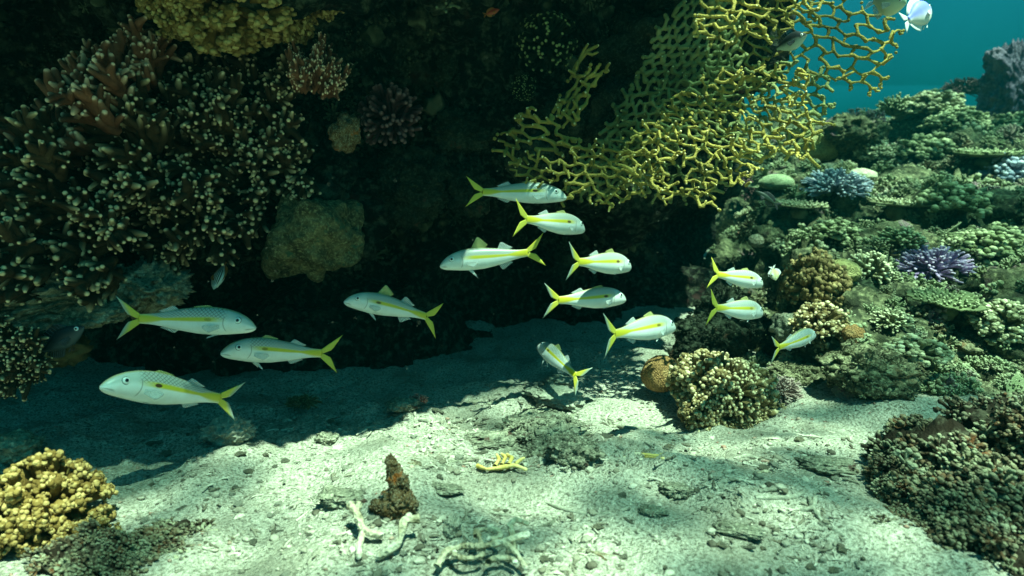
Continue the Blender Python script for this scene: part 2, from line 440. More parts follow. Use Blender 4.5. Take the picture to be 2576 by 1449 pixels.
def bush(seed, n=60, r=.07, hemi=1.65, fork=2, knob=1.25, sides=6, inner=.25, curl=.18):
    rng = np.random.default_rng(seed); mb = MB()
    for i in range(n):
        ph = i * 2.399963 + rng.normal(0, .25); ct = 1 - (1 - math.cos(hemi)) * (i + .5) / n
        st = math.sqrt(max(0, 1 - ct * ct)); d = np.array([st * math.cos(ph), st * math.sin(ph), ct])
        d = perp_jitter(rng, d, .10); L = rng.uniform(.82, 1.08)
        a = d * inner; b = d * L * .62 + rng.normal(0, .04, 3)
        tube(mb, [d * .02, a, b], [r * .8, r * .9, r * .8], 0, .45, sides)
        for f in range(fork):
            e = perp_jitter(rng, d, .28); c = b + e * L * .40
            mdl = (b + c) / 2 + rng.normal(0, .03, 3) * curl * 5
            tube(mb, [b, mdl, c], [r * .8, r * .85, r * .8 * knob], .35, 1, sides)
    return mb.arrays()

def cauliflower(seed, n=46, hemi=1.7, knob=.13, sub=1, per=7):
    rng = np.random.default_rng(seed); mb = MB()
    for i in range(n):
        ph = i * 2.399963; ct = 1 - (1 - math.cos(hemi)) * (i + .5) / n
        st = math.sqrt(max(0, 1 - ct * ct)); d = perp_jitter(rng, np.array([st * math.cos(ph), st * math.sin(ph), ct]), .09)
        L = rng.uniform(.70, 1.0); c = d * L
        tube(mb, [d * .05, d * .4, c], [.10, .09, .10], 0, .4, 6)
        f = frame(d, spin=rng.uniform(0, 6))
        for j in range(per):
            a = rng.uniform(0, 6.28); rad = math.sqrt(rng.uniform(0, 1)) * .15
            p = c + f @ np.array([math.cos(a) * rad, math.sin(a) * rad, rng.uniform(-.05, .09)])
            blob(mb, p, knob * rng.uniform(.55, 1.0), sub, .3, 1.8, int(rng.integers(999)), rng.uniform(.45, 1), 2)
    return mb.arrays()

def acropora(seed, n=34, spread=1.0, sides=6, per=11, br=.045):
    """branches growing along +z and spreading, studded with short pale-tipped branchlets"""
    rng = np.random.default_rng(seed); mb = MB()
    for i in range(n):
        a = rng.uniform(0, 6.28); s = math.sqrt((i + .5) / n) * spread
        base = np.array([math.cos(a) * s * .55, math.sin(a) * s * .55, rng.uniform(-.15, .1)])
        d = perp_jitter(rng, np.array([math.cos(a) * s * .9, math.sin(a) * s * .9, 1.0]), .16)
        L = rng.uniform(.38, .80); tipp = base + d * L; m = base + d * L * .5 + rng.normal(0, .03, 3)
        tube(mb, [base, m, tipp], [br * .95, br * .85, br * .7], .0, 1, sides, tpow=3)
        for j in range(per):
            u = .02 + .97 * (j + rng.uniform(0, .9)) / per; pa = rng.uniform(0, 6.28)
            f = frame(d); o = f @ np.array([math.cos(pa), math.sin(pa), 0]); e = unit(o * .62 + d * rng.uniform(.8, 1.4) + rng.normal(0, .12, 3))
            p0 = base + d * L * u; l = rng.uniform(.20, .40) * (1.2 - .45 * u); q = br * rng.uniform(.7, 1.15)
            tube(mb, [p0, p0 + e * l * .5, p0 + unit(e + rng.normal(0, .2, 3)) * l], [q * 1.1, q, q * rng.uniform(.36, .66)], .2, 1, 6, tpow=1.4)
            if rng.random() < .5:
                e2 = unit(e + rng.normal(0, .6, 3)); p1 = p0 + e * l * .6
                tube(mb, [p1, p1 + e2 * l * .25, p1 + e2 * l * .45], [q * .75, q * .7, q * .45], .5, 1, 5)
    return mb.arrays()

def brain(seed, squash=.8, sub=4):
    mb = MB(); v, t = ico(sub); d = 1 + .06 * fbm(v * 2.0 + seed, 3, seed); w = v * d[:, None]
    w[:, 2] = np.where(w[:, 2] < 0, w[:, 2] * .6, w[:, 2] * squash)
    mb.add(w, None, t, .5); return mb.arrays()

def lump(seed, sub=4, amp=.35, knobs=True, squash=(1, 1, .8)):
    mb = MB(); v, t = ico(sub)
    d = 1 + amp * fbm(v * 1.5 + seed * 2.1, 3, seed) + .10 * (1 - worley(v * 2.6 + seed, seed + 1)) + .12 * fbm(v * 5 + seed, 3, seed + 2, .6) - .06
    if knobs: d = d + .045 * fbm(v * 15, 2, seed + 3)
    w = v * d[:, None] * np.asarray(squash); mb.add(w, None, t, sstep(-.2, 1, w[:, 2])); return mb.arrays()

def rocky(seed, sub=5):
    mb = MB(); v, t = ico(sub); v = v.copy()
    d = 1 + .26 * fbm(v * 1.4 + seed * 2.1, 3, seed) + .20 * np.abs(fbm(v * 3.2 + seed, 4, seed + 2, .6)) + .09 * fbm(v * 9, 4, seed + 3, .65) + .05 * (1 - worley(v * 9 + seed, seed + 4)) - .16
    w = v * d[:, None] + .05 * np.stack([fbm(v * 5 + c, 3, seed + 9) for c in (1, 5, 9)], 1)
    mb.add(w, None, t, sstep(-.3, .9, w[:, 2])); return mb.arrays()

def crag(seed, sub=5):
    mb = MB(); v, t = ico(sub); v = v.copy()
    d = 1 + .34 * fbm(v * 1.3 + seed * 2.1, 2, seed) - .16 * worley(v * 2.1 + seed, seed + 4) + .07 * np.abs(fbm(v * 5 + seed, 3, seed + 2)) + .018 * fbm(v * 16, 2, seed + 3)
    w = v * d[:, None]; mb.add(w, None, t, sstep(-.3, .9, w[:, 2])); return mb.arrays()

def clad(seed, nb=330, s0=.07, s1=.17, lumps=True):
    """rock overgrown with small knobs, branches and nubs"""
    rng = np.random.default_rng(seed); base = rocky(seed, 5); mb = MB(); mb.merge((base[0], base[1], base[2], base[3] * .25, base[4]))
    bits = [bush(1, 9, .14, 1.4, 1, 1.2, 5), bush(2, 14, .11, 1.6, 2, 1.2, 5), cauliflower(3, 6, 1.3, .2, 1, 4), cauliflower(4, 9, 1.5, .15, 1, 5), lump(5, 2, .5) if lumps else bush(6, 8, .17, 1.2, 2, 1.0, 6)]
    n = len(base[0])
    for i in rng.integers(0, n, nb):
        p = base[0][i]
        if p[2] < -.5: continue
        mb.merge(bits[rng.integers(0, 5)], frame(unit(p) + [0, 0, .4] + rng.normal(0, .3, 3), spin=rng.uniform(0, 6)), rng.uniform(s0, s1), p * .99, aux=rng.random())
    return mb.arrays()

def plate(seed, n=70):
    """table coral: short stem, dished plate set with little nubs"""
    rng = np.random.default_rng(seed); mb = MB()
    tube(mb, [(0, 0, -.6), (0, 0, -.45), (0, 0, -.30)], [.25, .28, .36], 0, .2, 10)
    na_, nr_ = 40, 10; a = np.arange(na_) / na_ * 2 * np.pi; r = np.linspace(0.02, 1, nr_)
    edge = 1 + .12 * np.sin(a * 3 + seed) + .07 * np.sin(a * 7 + seed * 2) + .05 * rng.normal(0, 1, na_)
    top = np.stack([np.cos(a)[None] * r[:, None] * edge[None], np.sin(a)[None] * r[:, None] * edge[None],
                    np.broadcast_to(.16 + .10 * r[:, None] ** 2, (nr_, na_))], -1)
    bot = top.copy(); bot[..., 2] -= .07 + .12 * (1 - r[:, None])
    v = np.concatenate([top, bot[::-1]]).reshape(-1, 3); K = 2 * nr_
    i = np.arange(K - 1)[:, None] * na_; j = np.arange(na_)[None]; j2 = (j + 1) % na_
    mb.add(v, np.stack([i + j, i + na_ + j, i + na_ + j2, i + j2], -1).reshape(-1, 4), None, np.repeat(np.concatenate([r, r[::-1] * .2]), na_) * .6)
    for i in range(n):
        q = math.sqrt((i + .5) / n) * .97; an = i * 2.399963
        p = np.array([q * math.cos(an), q * math.sin(an), .15 + .1 * q * q]); e = unit(np.array([p[0] * .5, p[1] * .5, .8]) + rng.normal(0, .15, 3))
        l = rng.uniform(.09, .17); tube(mb, [p, p + e * l * .6, p + e * l], [.05, .048, .035], .4, 1, 5)
    return mb.arrays()

PROTO = {}
# boulders are part of the reef terrain; their tops carry the growth
mb = MB(); mb.add(sp, gridq(na, nr)[:, ::-1])
rg = np.random.default_rng(19); kinds = [crag(i + 40, 4) for i in range(4)] + [rocky(i + 60, 4) for i in range(4)]
GP, GN = [], []
def add_boulder(x, y, r, arr, sqz):
    z = slope_base(x, y)[0]; v = arr[0] * np.array([1, 1, sqz]) * r
    f = frame(np.array([0, -.1, 1]) + rg.normal(0, .2, 3), spin=rg.uniform(0, 6.28)); c = np.array([x, y, z + r * rg.uniform(-.05, .35)])
    w = v @ f.T + c; mb.add(w, arr[1], arr[2], arr[3])
    i = rg.integers(0, len(w), int(60 + 60 * min(r, .5))); nn = unit(w[i] - c); k_ = nn[:, 2] > .15
    GP.append(w[i][k_]); GN.append(nn[k_])
nb = 0
while nb < 210:
    rr_ = 1.75 * (10 / 1.75) ** rg.random(); tt = R(12) + R(46) * rg.random(); x, y = rr_ * math.sin(tt), rr_ * math.cos(tt)
    if slope_base(x, y)[0] < .0: continue
    add_boulder(x, y, rg.uniform(.05, .17) * (rr_ / 2.3) ** .75, kinds[rg.integers(0, 8)], rg.uniform(.6, 1.05)); nb += 1
nb = 0
while nb < 90:                                     # rubble skirt along the sand
    x = rg.uniform(.55, 2.4); y = rg.uniform(1.4, 2.3)
    if not -.10 < slope_base(x, y)[0] < .05: continue
    add_boulder(x, y, rg.uniform(.015, .05), kinds[rg.integers(0, 8)], .7); nb += 1
obj('reef_slope', mb, M['slope'], kind='structure')
from mathutils.bvhtree import BVHTree
_v, _q, _t, _, _ = mb.arrays()
BVH = BVHTree.FromPolygons(_v.tolist(), _q.tolist() + _t.tolist())
def hit(dx, dy):
    r = Vector(ray(dx, dy)); n_ = r.length; loc, nor, i, dist_ = BVH.ray_cast(Vector((0, 0, CAM_Z)), r / n_)
    if loc is None: return P(dx, dy, 9.0), 9.0
    return np.array(loc), dist_ / n_
GP, GN = np.concatenate(GP), np.concatenate(GN)

def proto(kind, seed):
    key = (kind, seed)
    if key not in PROTO:
        PROTO[key] = {
            'bush': lambda: bush(seed), 'bush_fine': lambda: bush(seed, 95, .042, 1.7, 3, 1.1), 'bush_fat': lambda: bush(seed, 40, .10, 1.7, 2, 1.2),
            'cauli': lambda: cauliflower(seed), 'cauli_fine': lambda: cauliflower(seed, 90, 1.8, .085, 1, 7), 'cauli_big': lambda: cauliflower(seed, 60, 1.9, .066, 1, 24),
            'acro': lambda: acropora(seed), 'brain': lambda: brain(seed), 'lump': lambda: lump(seed), 'plate': lambda: plate(seed),
            'bolder': lambda: rocky(seed, 5), 'rocky': lambda: rocky(seed, 6), 'clad': lambda: clad(seed), 'crag': lambda: crag(seed), 'knobby': lambda: clad(seed, 470, .10, .28, False),
            'cap': lambda: bush(seed, 150, .05, 1.25, 1, 1.3, 5, .55),
        }[kind]()
    return PROTO[key]

def colony(name, kind, seed, material, loc, radius, label, cat='coral', axis=(0, 0, 1), spin=0.0, sq=(1, 1, 1), group=None, kindprop=None):
    v, q, t, a, b = proto(kind, seed)
    o = obj(name, (v * radius * np.asarray(sq), q, t, a, b), M[material], M=mat4(frame(axis, spin=spin), loc), label=label, cat=cat, group=group)
    return o

def on_slope(name, kind, seed, material, dx, dy, px, label, cat='coral', sq=(1, 1, 1), lift=.25, axis=(0, -.15, 1), **kw):
    """colony standing on the reef where picture point (dx, dy) meets it; px = its radius in picture units"""
    p, d = hit(dx, dy); r = px * d / FD
    p = p + unit(np.array([0, 0, CAM_Z]) - p) * r * .22
    return colony(name, kind, seed, material, p + np.array([0, 0, r * lift * sq[2]]), r, label, cat, axis, spin=dx * .37 % 6.28, sq=sq, **kw)

# ------------------------------------------------------------------ water surface overhead (sun dapples are noise painted into its transparency)
k = NT('dapple_painted_water'); co = k.coord()
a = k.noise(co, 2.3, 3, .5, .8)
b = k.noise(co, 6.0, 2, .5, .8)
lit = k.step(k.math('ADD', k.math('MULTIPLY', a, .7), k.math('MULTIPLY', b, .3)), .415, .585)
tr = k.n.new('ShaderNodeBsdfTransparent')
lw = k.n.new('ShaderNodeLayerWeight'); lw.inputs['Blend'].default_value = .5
# flat tint at grazing angles hides the painted dapples; steep sunlight is patterned by them
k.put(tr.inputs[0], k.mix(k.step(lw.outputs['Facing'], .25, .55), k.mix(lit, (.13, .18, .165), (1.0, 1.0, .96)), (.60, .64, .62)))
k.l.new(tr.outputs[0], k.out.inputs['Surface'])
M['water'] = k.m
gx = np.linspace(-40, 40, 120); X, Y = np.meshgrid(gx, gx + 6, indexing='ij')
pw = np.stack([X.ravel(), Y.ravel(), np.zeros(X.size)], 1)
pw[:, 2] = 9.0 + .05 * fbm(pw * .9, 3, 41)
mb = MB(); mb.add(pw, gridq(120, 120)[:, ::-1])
obj('dapple_water_surface', mb, M['water'], kind='structure')

# ------------------------------------------------------------------ fish
def fin_mb(base, tip, rows=7, thick=.0022, bend=None, cup=0.0, out=None):
    """fin between a base polyline and a tip polyline (same count), fish-local 3D points"""
    base, tip = np.asarray(base, float), np.asarray(tip, float); m = len(base)
    t = np.linspace(0, 1, rows)[:, None, None]
    p = base[None] * (1 - t) + tip[None] * t
    nrm = unit(np.cross(tip.mean(0) - base.mean(0), base[-1] - base[0]))
    th = (thick * (1 - .75 * t))
    A = (p + nrm * th).reshape(-1, 3); B = (p - nrm * th).reshape(-1, 3)
    n = rows * m; i = np.arange(rows - 1)[:, None] * m; j = np.arange(m - 1)[None]
    q = np.stack([i + j, i + j + 1, i + m + j + 1, i + m + j], -1).reshape(-1, 4)
    rim = [(r, 0) for r in range(rows)] + [(rows - 1, c) for c in range(1, m)] + [(r, m - 1) for r in range(rows - 2, -1, -1)]
    ids = np.array([r * m + c for r, c in rim]); sq = np.stack([ids[:-1], ids[1:], ids[1:] + n, ids[:-1] + n], 1)
    mb = MB(); tipv = np.repeat(np.linspace(0, 1, rows), m); aux = np.tile(np.linspace(0, 1, m), rows)
    mb.add(np.vstack([A, B]), np.vstack([q, q[:, ::-1] + n, sq]), None, np.tile(tipv, 2), np.tile(aux, 2))
    return mb.arrays()

def xf(arr, fn):
    v, q, t, a, b = arr; return (fn(v), q, t, a, b)

def loft(u, top, bot, wid, x0, x1, nu=64, nv=30):
    U = np.linspace(0, 1, nu) ** 1.15
    def sm(y):
        return np.interp(U, u, y)
    T, B, Wd = sm(top), sm(bot), sm(wid)
    ker = np.array([1, 2, 3, 2, 1]) / 9
    for arr in (T, B, Wd):
        arr[2:-2] = np.convolve(arr, ker, 'valid')
    x = x0 + (x1 - x0) * U; zc, h = (T + B) / 2, (T - B) / 2
    ph = np.arange(nv) / nv * 2 * np.pi
    c, s = np.cos(ph), np.sin(ph)
    cc = np.sign(c) * np.abs(c) ** .92
    v = np.stack([np.broadcast_to(x[:, None], (nu, nv)), Wd[:, None] * cc[None], zc[:, None] + h[:, None] * s[None]], -1).reshape(-1, 3)
    i = np.arange(nu - 1)[:, None] * nv; j = np.arange(nv)[None]; j2 = (j + 1) % nv
    q = np.stack([i + j, i + nv + j, i + nv + j2, i + j2], -1).reshape(-1, 4)
    tu, av = np.repeat(U, nv), np.tile(s, nu)
    v = np.vstack([v, [[x[0] + .006 * np.sign(x0 - x1), 0, zc[0]], [x[-1], 0, zc[-1]]]])
    n = nu * nv
    t = np.vstack([np.stack([np.full(nv, n), np.arange(nv), (np.arange(nv) + 1) % nv], 1),
                   np.stack([np.full(nv, n + 1), (nu - 1) * nv + (np.arange(nv) + 1) % nv, (nu - 1) * nv + np.arange(nv)], 1)])
    mb = MB(); mb.add(v, q, t, np.append(tu, [0, 1]), np.append(av, [0, 0])); return mb.arrays()

# goatfish skin
k = NT('goatfish_skin'); u, v = k.attr('tip'), k.attr('aux')
top = k.step(v, .05, .55)
col = k.mix(top, (.76, .82, .80), (.50, .56, .51))
A, B = k.math('MULTIPLY', u, 27.0), k.math('MULTIPLY', v, 4.2)
cm = k.n.new('ShaderNodeCombineXYZ'); k.put(cm.inputs[0], k.math('ADD', A, B)); k.put(cm.inputs[1], k.math('SUBTRACT', A, B))
ed = k.voro(cm.outputs[0], 1.0, 'DISTANCE_TO_EDGE', .12, '2D')
line = k.math('MULTIPLY', k.math('SUBTRACT', 1.0, k.step(ed, .04, .20)), k.math('MULTIPLY', k.step(v, .12, .45), k.math('MULTIPLY', k.step(u, .20, .28), k.math('SUBTRACT', 1.0, k.step(u, .86, .97)))))
col = k.mix(k.math('MULTIPLY', line, .85), col, (.12, .14, .11))
mot = k.noise(k.coord(), 60, 4, .6)
col = k.mix(k.math('MULTIPLY', k.step(mot, .4, .7), .22), col, (.56, .50, .46))
sc = k.math('ADD', .30, k.math('MULTIPLY', u, -.22))
dd = k.math('ABSOLUTE', k.math('SUBTRACT', v, sc))
wv = k.math('ADD', .175, k.math('MULTIPLY', k.step(u, .76, 1.0), .9))
stripe = k.math('SUBTRACT', 1.0, k.step(k.math('DIVIDE', dd, wv), .45, 1.35))
stripe = k.math('MULTIPLY', stripe, k.step(u, .20, .40))
col = k.mix(stripe, col, (.60, .53, .03))
sx = k.math('DIVIDE', k.math('SUBTRACT', u, .385), .034); sy = k.math('DIVIDE', k.math('SUBTRACT', v, .205), .13)
spot = k.math('SUBTRACT', 1.0, k.step(k.math('ADD', k.math('MULTIPLY', sx, sx), k.math('MULTIPLY', sy, sy)), .55, 1.1))
info = k.n.new('ShaderNodeObjectInfo').outputs['Color']
sep = k.n.new('ShaderNodeSeparateColor'); k.put(sep.inputs[0], info)
col = k.mix(k.math('MULTIPLY', spot, sep.outputs[0]), col, (.07, .030, .008))
gu = k.math('ABSOLUTE', k.math('SUBTRACT', u, k.math('ADD', .255, k.math('MULTIPLY', k.math('MULTIPLY', v, v), -.05))))
gill = k.math('MULTIPLY', k.math('SUBTRACT', 1.0, k.step(gu, .002, .007)), k.math('SUBTRACT', 1.0, k.step(k.math('ABSOLUTE', k.math('ADD', v, .1)), .45, .65)))
mo = k.math('ABSOLUTE', k.math('ADD', k.math('ADD', v, .25), k.math('MULTIPLY', u, 3.0)))
mouth = k.math('MULTIPLY', k.math('SUBTRACT', 1.0, k.step(mo, .05, .14)), k.math('SUBTRACT', 1.0, k.step(u, .05, .09)))
col = k.mix(k.math('MULTIPLY', k.math('MAXIMUM', gill, mouth), .6), col, (.12, .13, .11))
col = k.mix(k.math('MULTIPLY', k.step(v, .93, .99), .5), col, (.50, .40, .06))
k.bump(k.math('MULTIPLY', ed, top), .15, .001)
M['goat'] = k.fin(col, .34, .5)

def fin_mat(name, col, ray, alpha=.5, edge=None):
    k = NT(name); t, c = k.attr('tip'), k.attr('aux')
    w = k.math('ABSOLUTE', k.math('SUBTRACT', k.math('FRACT', k.math('MULTIPLY', c, 9.0)), .5))
    r = k.math('SUBTRACT', 1.0, k.step(w, .06, .22))
    cc = k.mix(r, col, ray)
    if edge: cc = k.mix(k.step(t, .45, 1.0), cc, edge)
    m = k.fin(cc, .5, .3)
    if alpha < 1: k.put(k.b.inputs['Alpha'], k.math('ADD', alpha, k.math('MULTIPLY', r, .9 - alpha)))
    return m
M['fin'] = fin_mat('clear_fin', (.50, .58, .56), (.74, .80, .78), .35)
M['fin_y'] = fin_mat('yellowish_fin', (.46, .50, .20), (.66, .66, .26), .45)
M['tail'] = fin_mat('yellow_tail', (.54, .50, .05), (.64, .60, .12), 1.0)
M['tail_g'] = fin_mat('yellow_tail_with_grey_tips', (.58, .52, .05), (.64, .58, .10), 1.0, (.30, .38, .33))
k = NT('silver_eye'); M['eye'] = k.fin((.72, .80, .78), .25, .6)
k = NT('eye_ring'); M['ring'] = k.fin((.16, .19, .18), .3, .5)
k = NT('black_pupil'); M['pupil'] = k.fin((.004, .005, .006), .12, .6)

GU = [0, .03, .08, .15, .25, .35, .50, .65, .80, .90, 1.0]
GT = [-.012, .020, .052, .080, .102, .110, .104, .084, .056, .040, .034]
GB = [-.040, -.056, -.066, -.074, -.084, -.091, -.088, -.072, -.049, -.037, -.034]
GW = [.014, .030, .044, .054, .062, .065, .058, .044, .026, .016, .010]

def gt(u): return float(np.interp(u, GU, GT))
def gb(u): return float(np.interp(u, GU, GB))
def gw(u): return float(np.interp(u, GU, GW))
def gx_(u): return .5 - .8 * u

def goatfish(head, ped, d, sign, label, L=.25, bend=0.0, bendz=0.0, roll=0.0, dorsal=.2, pelvic=.5, tail_spread=34, tail_lean=0.0,
             tailmat='tail_g', spot=1.0, tall=1.0, pect=.5):
    """head / ped: picture positions of snout and tail base; d: depth of the tail base; sign +1: snout farther than tail"""
    L *= 1.2; d *= 1.2
    Pt = P(ped[0], ped[1], d); Lb = .8 * L
    C0 = np.array([0, 0, CAM_Z]); r = ray(*head)
    # snout depth so that the body keeps its length
    A = r @ r; Bq = 2 * r @ (C0 - Pt); Cq = (C0 - Pt) @ (C0 - Pt) - Lb * Lb
    disc = Bq * Bq - 4 * A * Cq
    dh = (-Bq + sign * math.sqrt(max(disc, 0))) / (2 * A)
    Ph = C0 + r * dh
    fwd = unit(Ph - Pt); up = np.array([0, 0, 1.0]); up = unit(up - fwd * (up @ fwd)); left = np.cross(up, fwd)
    c, s = math.cos(roll), math.sin(roll); up, left = up * c + left * s, left * c - up * s
    origin = Ph - fwd * (.5 * L)
    root = empty('goatfish', mat4(np.stack([fwd, left, up], 1), origin), label, 'fish', 'yellowstriped goatfish schooling under the overhang')
    def bf(vv):
        vv = np.array(vv, float); sx_ = np.clip(.15 - vv[:, 0], 0, None)
        hx = np.clip(vv[:, 0] - .2, 0, None)
        vv[:, 1] += bend * sx_ ** 2 + bend * .5 * hx ** 2; vv[:, 2] += bendz * sx_ ** 2
        return vv * L
    def part(name, arr, mat_, par=root):
        o = obj(name, xf(arr, bf), M[mat_]); o.parent = par; return o
    body = loft(GU, [t * tall for t in GT], [b * tall for b in GB], GW, .5, -.30)
    o = part('body', body, 'goat'); o.color = (spot, 1, 1, 1)
    # eyes
    for sd in (1, -1):
        ue, ve = .135, .42
        zc, hh = (gt(ue) + gb(ue)) / 2 * tall, (gt(ue) - gb(ue)) / 2 * tall
        ce = np.array([gx_(ue), sd * (gw(ue) * math.sqrt(1 - ve * ve) - .004), zc + hh * ve])
        vi, ti = ico(3); nrm = unit(np.array([.12, sd * 1.0, .30])); f = frame(nrm)
        def disc_(rad, th, off):
            m = MB(); m.add(ce + (vi * np.array([rad, rad, th])) @ f.T + nrm * off, None, ti, 0, 0); return m.arrays()
        e = part('eye', disc_(.0235, .0120, .0), 'eye')
        part('eye_ring', disc_(.0262, .0085, -.0005), 'ring', e)
        part('pupil', disc_(.0115, .0050, .0092), 'pupil', e)
    # first dorsal
    us = np.linspace(.36, .52, 8); base = [(gx_(q), 0, gt(q) * tall - .004) for q in us]
    hgt = np.array([.95, 1.0, .92, .80, .66, .52, .38, .25]) * (.012 + .088 * dorsal)
    back = np.linspace(.062, .030, 8) * (.5 + .5 * dorsal)
    tip = [(gx_(q) - bk, 0, gt(q) * tall + h) for q, h, bk in zip(us, hgt, back)]
    part('dorsal_fin', fin_mb(base, tip), 'fin_y')
    us = np.linspace(.66, .80, 7); base = [(gx_(q), 0, gt(q) * tall - .004) for q in us]
    hgt = np.array([.9, 1, .85, .68, .52, .4, .3]) * (.014 + .040 * min(1, dorsal + .25))
    tip = [(gx_(q) - .030, 0, gt(q) * tall + h) for q, h in zip(us, hgt)]
    part('rear_dorsal_fin', fin_mb(base, tip), 'fin')
    us = np.linspace(.66, .79, 7); base = [(gx_(q), 0, gb(q) * tall + .004) for q in us]
    tip = [(gx_(q) - .030, 0, gb(q) * tall - h) for q, h in zip(us, hgt * .9)]
    part('anal_fin', fin_mb(base, tip), 'fin')
    for sd in (1, -1):
        # pelvic
        us = np.linspace(.30, .36, 6); base = [(gx_(q), sd * .020, gb(q) * tall + .006) for q in us]
        ln = np.array([.115, .112, .10, .085, .07, .055]) * (.55 + .45 * pelvic); an = np.radians(np.linspace(42, 62, 6) * (.15 + .85 * pelvic))
        tip = [(p[0] - l * math.cos(a_), p[1] + sd * .022, p[2] - l * math.sin(a_)) for p, l, a_ in zip(base, ln, an)]
        part('pelvic_fin', fin_mb(base, tip), 'fin')
        # pectoral
        zb_ = (gt(.29) + gb(.29)) / 2 * tall
        base = [(gx_(.285), sd * (gw(.28) * .97), zb_ - .012 - .028 * q) for q in np.linspace(0, 1, 6)]
        tip = [(gx_(.285) - l, sd * (gw(.30) + .004 + .05 * pect), zb_ - .016 - .05 * q) for q, l in zip(np.linspace(0, 1, 6), (.100, .108, .105, .095, .08, .06))]
        part('pectoral_fin', fin_mb(base, tip), 'fin')
    # tail: two lobes in one fin mesh
    tmb = MB(); sa = math.radians(tail_spread)
    for sg in (1, -1):
        n = 8; q = np.linspace(0, 1, n)
        base = np.stack([np.full(n, -.292) - .018 * q, np.zeros(n), sg * (.033 * (1 - q)) * tall], 1)
        an = sa * (1 - .40 * q); ln = .205 - .135 * q ** .75
        tip = base + np.stack([-np.cos(an) * ln, np.full(n, 0.0), sg * np.sin(an) * ln], 1)
        tip[:, 1] += tail_lean * .1
        tmb.merge(fin_mb(base, tip, 9, .0035))
    part('tail_fin', tmb.arrays(), tailmat)
    return root

fish = [
 (dict(head=(256, 962), ped=(548, 1001), L=.275, d=1.166, sign=-1, bend=.10, tailmat='tail_g', dorsal=0, pelvic=0, spot=1, tail_spread=32), 'white goatfish lowest on the left, gliding just above shaded sand, fins folded flat'),
 (dict(head=(643, 816), ped=(352, 801), L=.27, d=1.166, sign=-1, bend=-.05, dorsal=0, pelvic=.35, spot=.45, tail_spread=38), 'goatfish facing right beneath the rocky ledge with large round eye and dusky forked tail'),
 (dict(head=(556, 880), ped=(800, 889), L=.27, d=1.40, sign=-1, bend=.28, bendz=.05, tailmat='tail', dorsal=.12, pelvic=.8, spot=.6, tail_spread=40), 'goatfish with bent yellow tail crossing just below the snout of the ledge goatfish'),
 (dict(head=(867, 752), ped=(1070, 789), d=1.52, sign=-1, bend=.25, bendz=-.10, tailmat='tail', dorsal=.9, pelvic=.85, spot=.9, tail_spread=46, tall=1.05), 'goatfish with raised green tinted dorsal fin facing left in front of black cave'),
 (dict(head=(1107, 663), ped=(1330, 640), d=1.40, sign=-1, bend=.15, bendz=.10, tailmat='tail', dorsal=.95, pelvic=1, spot=0, tail_spread=36), 'goatfish facing left with tall clear dorsal fin, pale stripe and no dark spot'),
 (dict(head=(1425, 491), ped=(1214, 483), d=1.44, sign=1, bend=.10, dorsal=.05, pelvic=0, spot=1, tail_spread=34, tailmat='tail'), 'topmost goatfish, swimming right just under the net fire coral'),
 (dict(head=(1470, 573), ped=(1327, 552), d=1.32, sign=1, bend=.05, dorsal=.10, pelvic=0, spot=.9, tail_spread=40, tailmat='tail'), 'blunt headed goatfish directly below the topmost one, swimming away with bright yellow tail'),
 (dict(head=(1586, 668), ped=(1458, 659), d=1.30, sign=1, bend=.05, dorsal=.22, pelvic=0, spot=.9, tail_spread=40), 'goatfish with dusky green tail turning away, square spot and dark gill line'),
 (dict(head=(1574, 748), ped=(1408, 756), d=1.36, sign=1, bend=.10, dorsal=.05, pelvic=0, spot=1, tail_spread=38), 'goatfish with bold dark spot and yellow line reaching to its eye'),
 (dict(head=(1696, 818), ped=(1545, 840), d=1.16, sign=1, bend=-.05, dorsal=.20, pelvic=.3, spot=.7, tail_spread=42, roll=.10), 'plump goatfish tilted nose up with widely forked tail, above the brown brain coral'),
 (dict(head=(1355, 866), ped=(1440, 938), d=1.46, sign=1, bend=-.25, bendz=-.05, dorsal=.3, pelvic=.9, spot=.8, tail_spread=46, roll=-.50, L=.23), 'goatfish angled steeply with back turned to view, tail nearly touching the sand'),
 (dict(head=(1918, 712), ped=(1808, 691), d=1.30, sign=1, bend=.05, dorsal=.12, pelvic=0, spot=.9, tail_spread=42, tailmat='tail', L=.20), 'small goatfish, upper of two side by side at the dark right mouth of cave'),
 (dict(head=(1918, 785), ped=(1805, 775), d=1.24, sign=1, bend=.05, dorsal=.25, pelvic=.4, spot=.5, tail_spread=48, tailmat='tail', L=.20, tall=1.08), 'small goatfish, lower of two side by side at the dark right mouth of cave'),
 (dict(head=(2050, 838), ped=(1962, 874), d=1.36, sign=1, bend=.05, dorsal=.02, pelvic=.1, spot=.5, tail_spread=38, L=.20), 'goatfish farthest right, climbing steeply over the coral slope'),
]
for a_, lb in fish: goatfish(label=lb, **a_)

# other fish -------------------------------------------------------
def plain_skin(name, back, belly, lo=-.1, hi=.5, stripes=None, rough=.5):
    k = NT(name); u, v = k.attr('tip'), k.attr('aux')
    c = k.mix(k.step(k.math('ADD', v, k.math('MULTIPLY', k.noise(k.coord(), 30, 3, .6), .3)), lo, hi), belly, back)
    if stripes:
        col, n, w = stripes
        f = k.math('ABSOLUTE', k.math('SUBTRACT', k.math('FRACT', k.math('MULTIPLY', k.math('ADD', v, 1.0), n)), .5))
        c = k.mix(k.math('MULTIPLY', k.math('SUBTRACT', 1.0, k.step(f, w, w + .10)), k.step(u, .12, .2)), c, col)
    return k.fin(c, rough, .3)
M['sk_stripe'] = plain_skin('striped_fish_skin', (.60, .64, .56), (.66, .70, .62), stripes=((.02, .025, .03), 3.6, .17))
M['sk_squirrel'] = plain_skin('squirrelfish_skin', (.34, .36, .30), (.44, .46, .38), stripes=((.025, .02, .018), 4.2, .14))
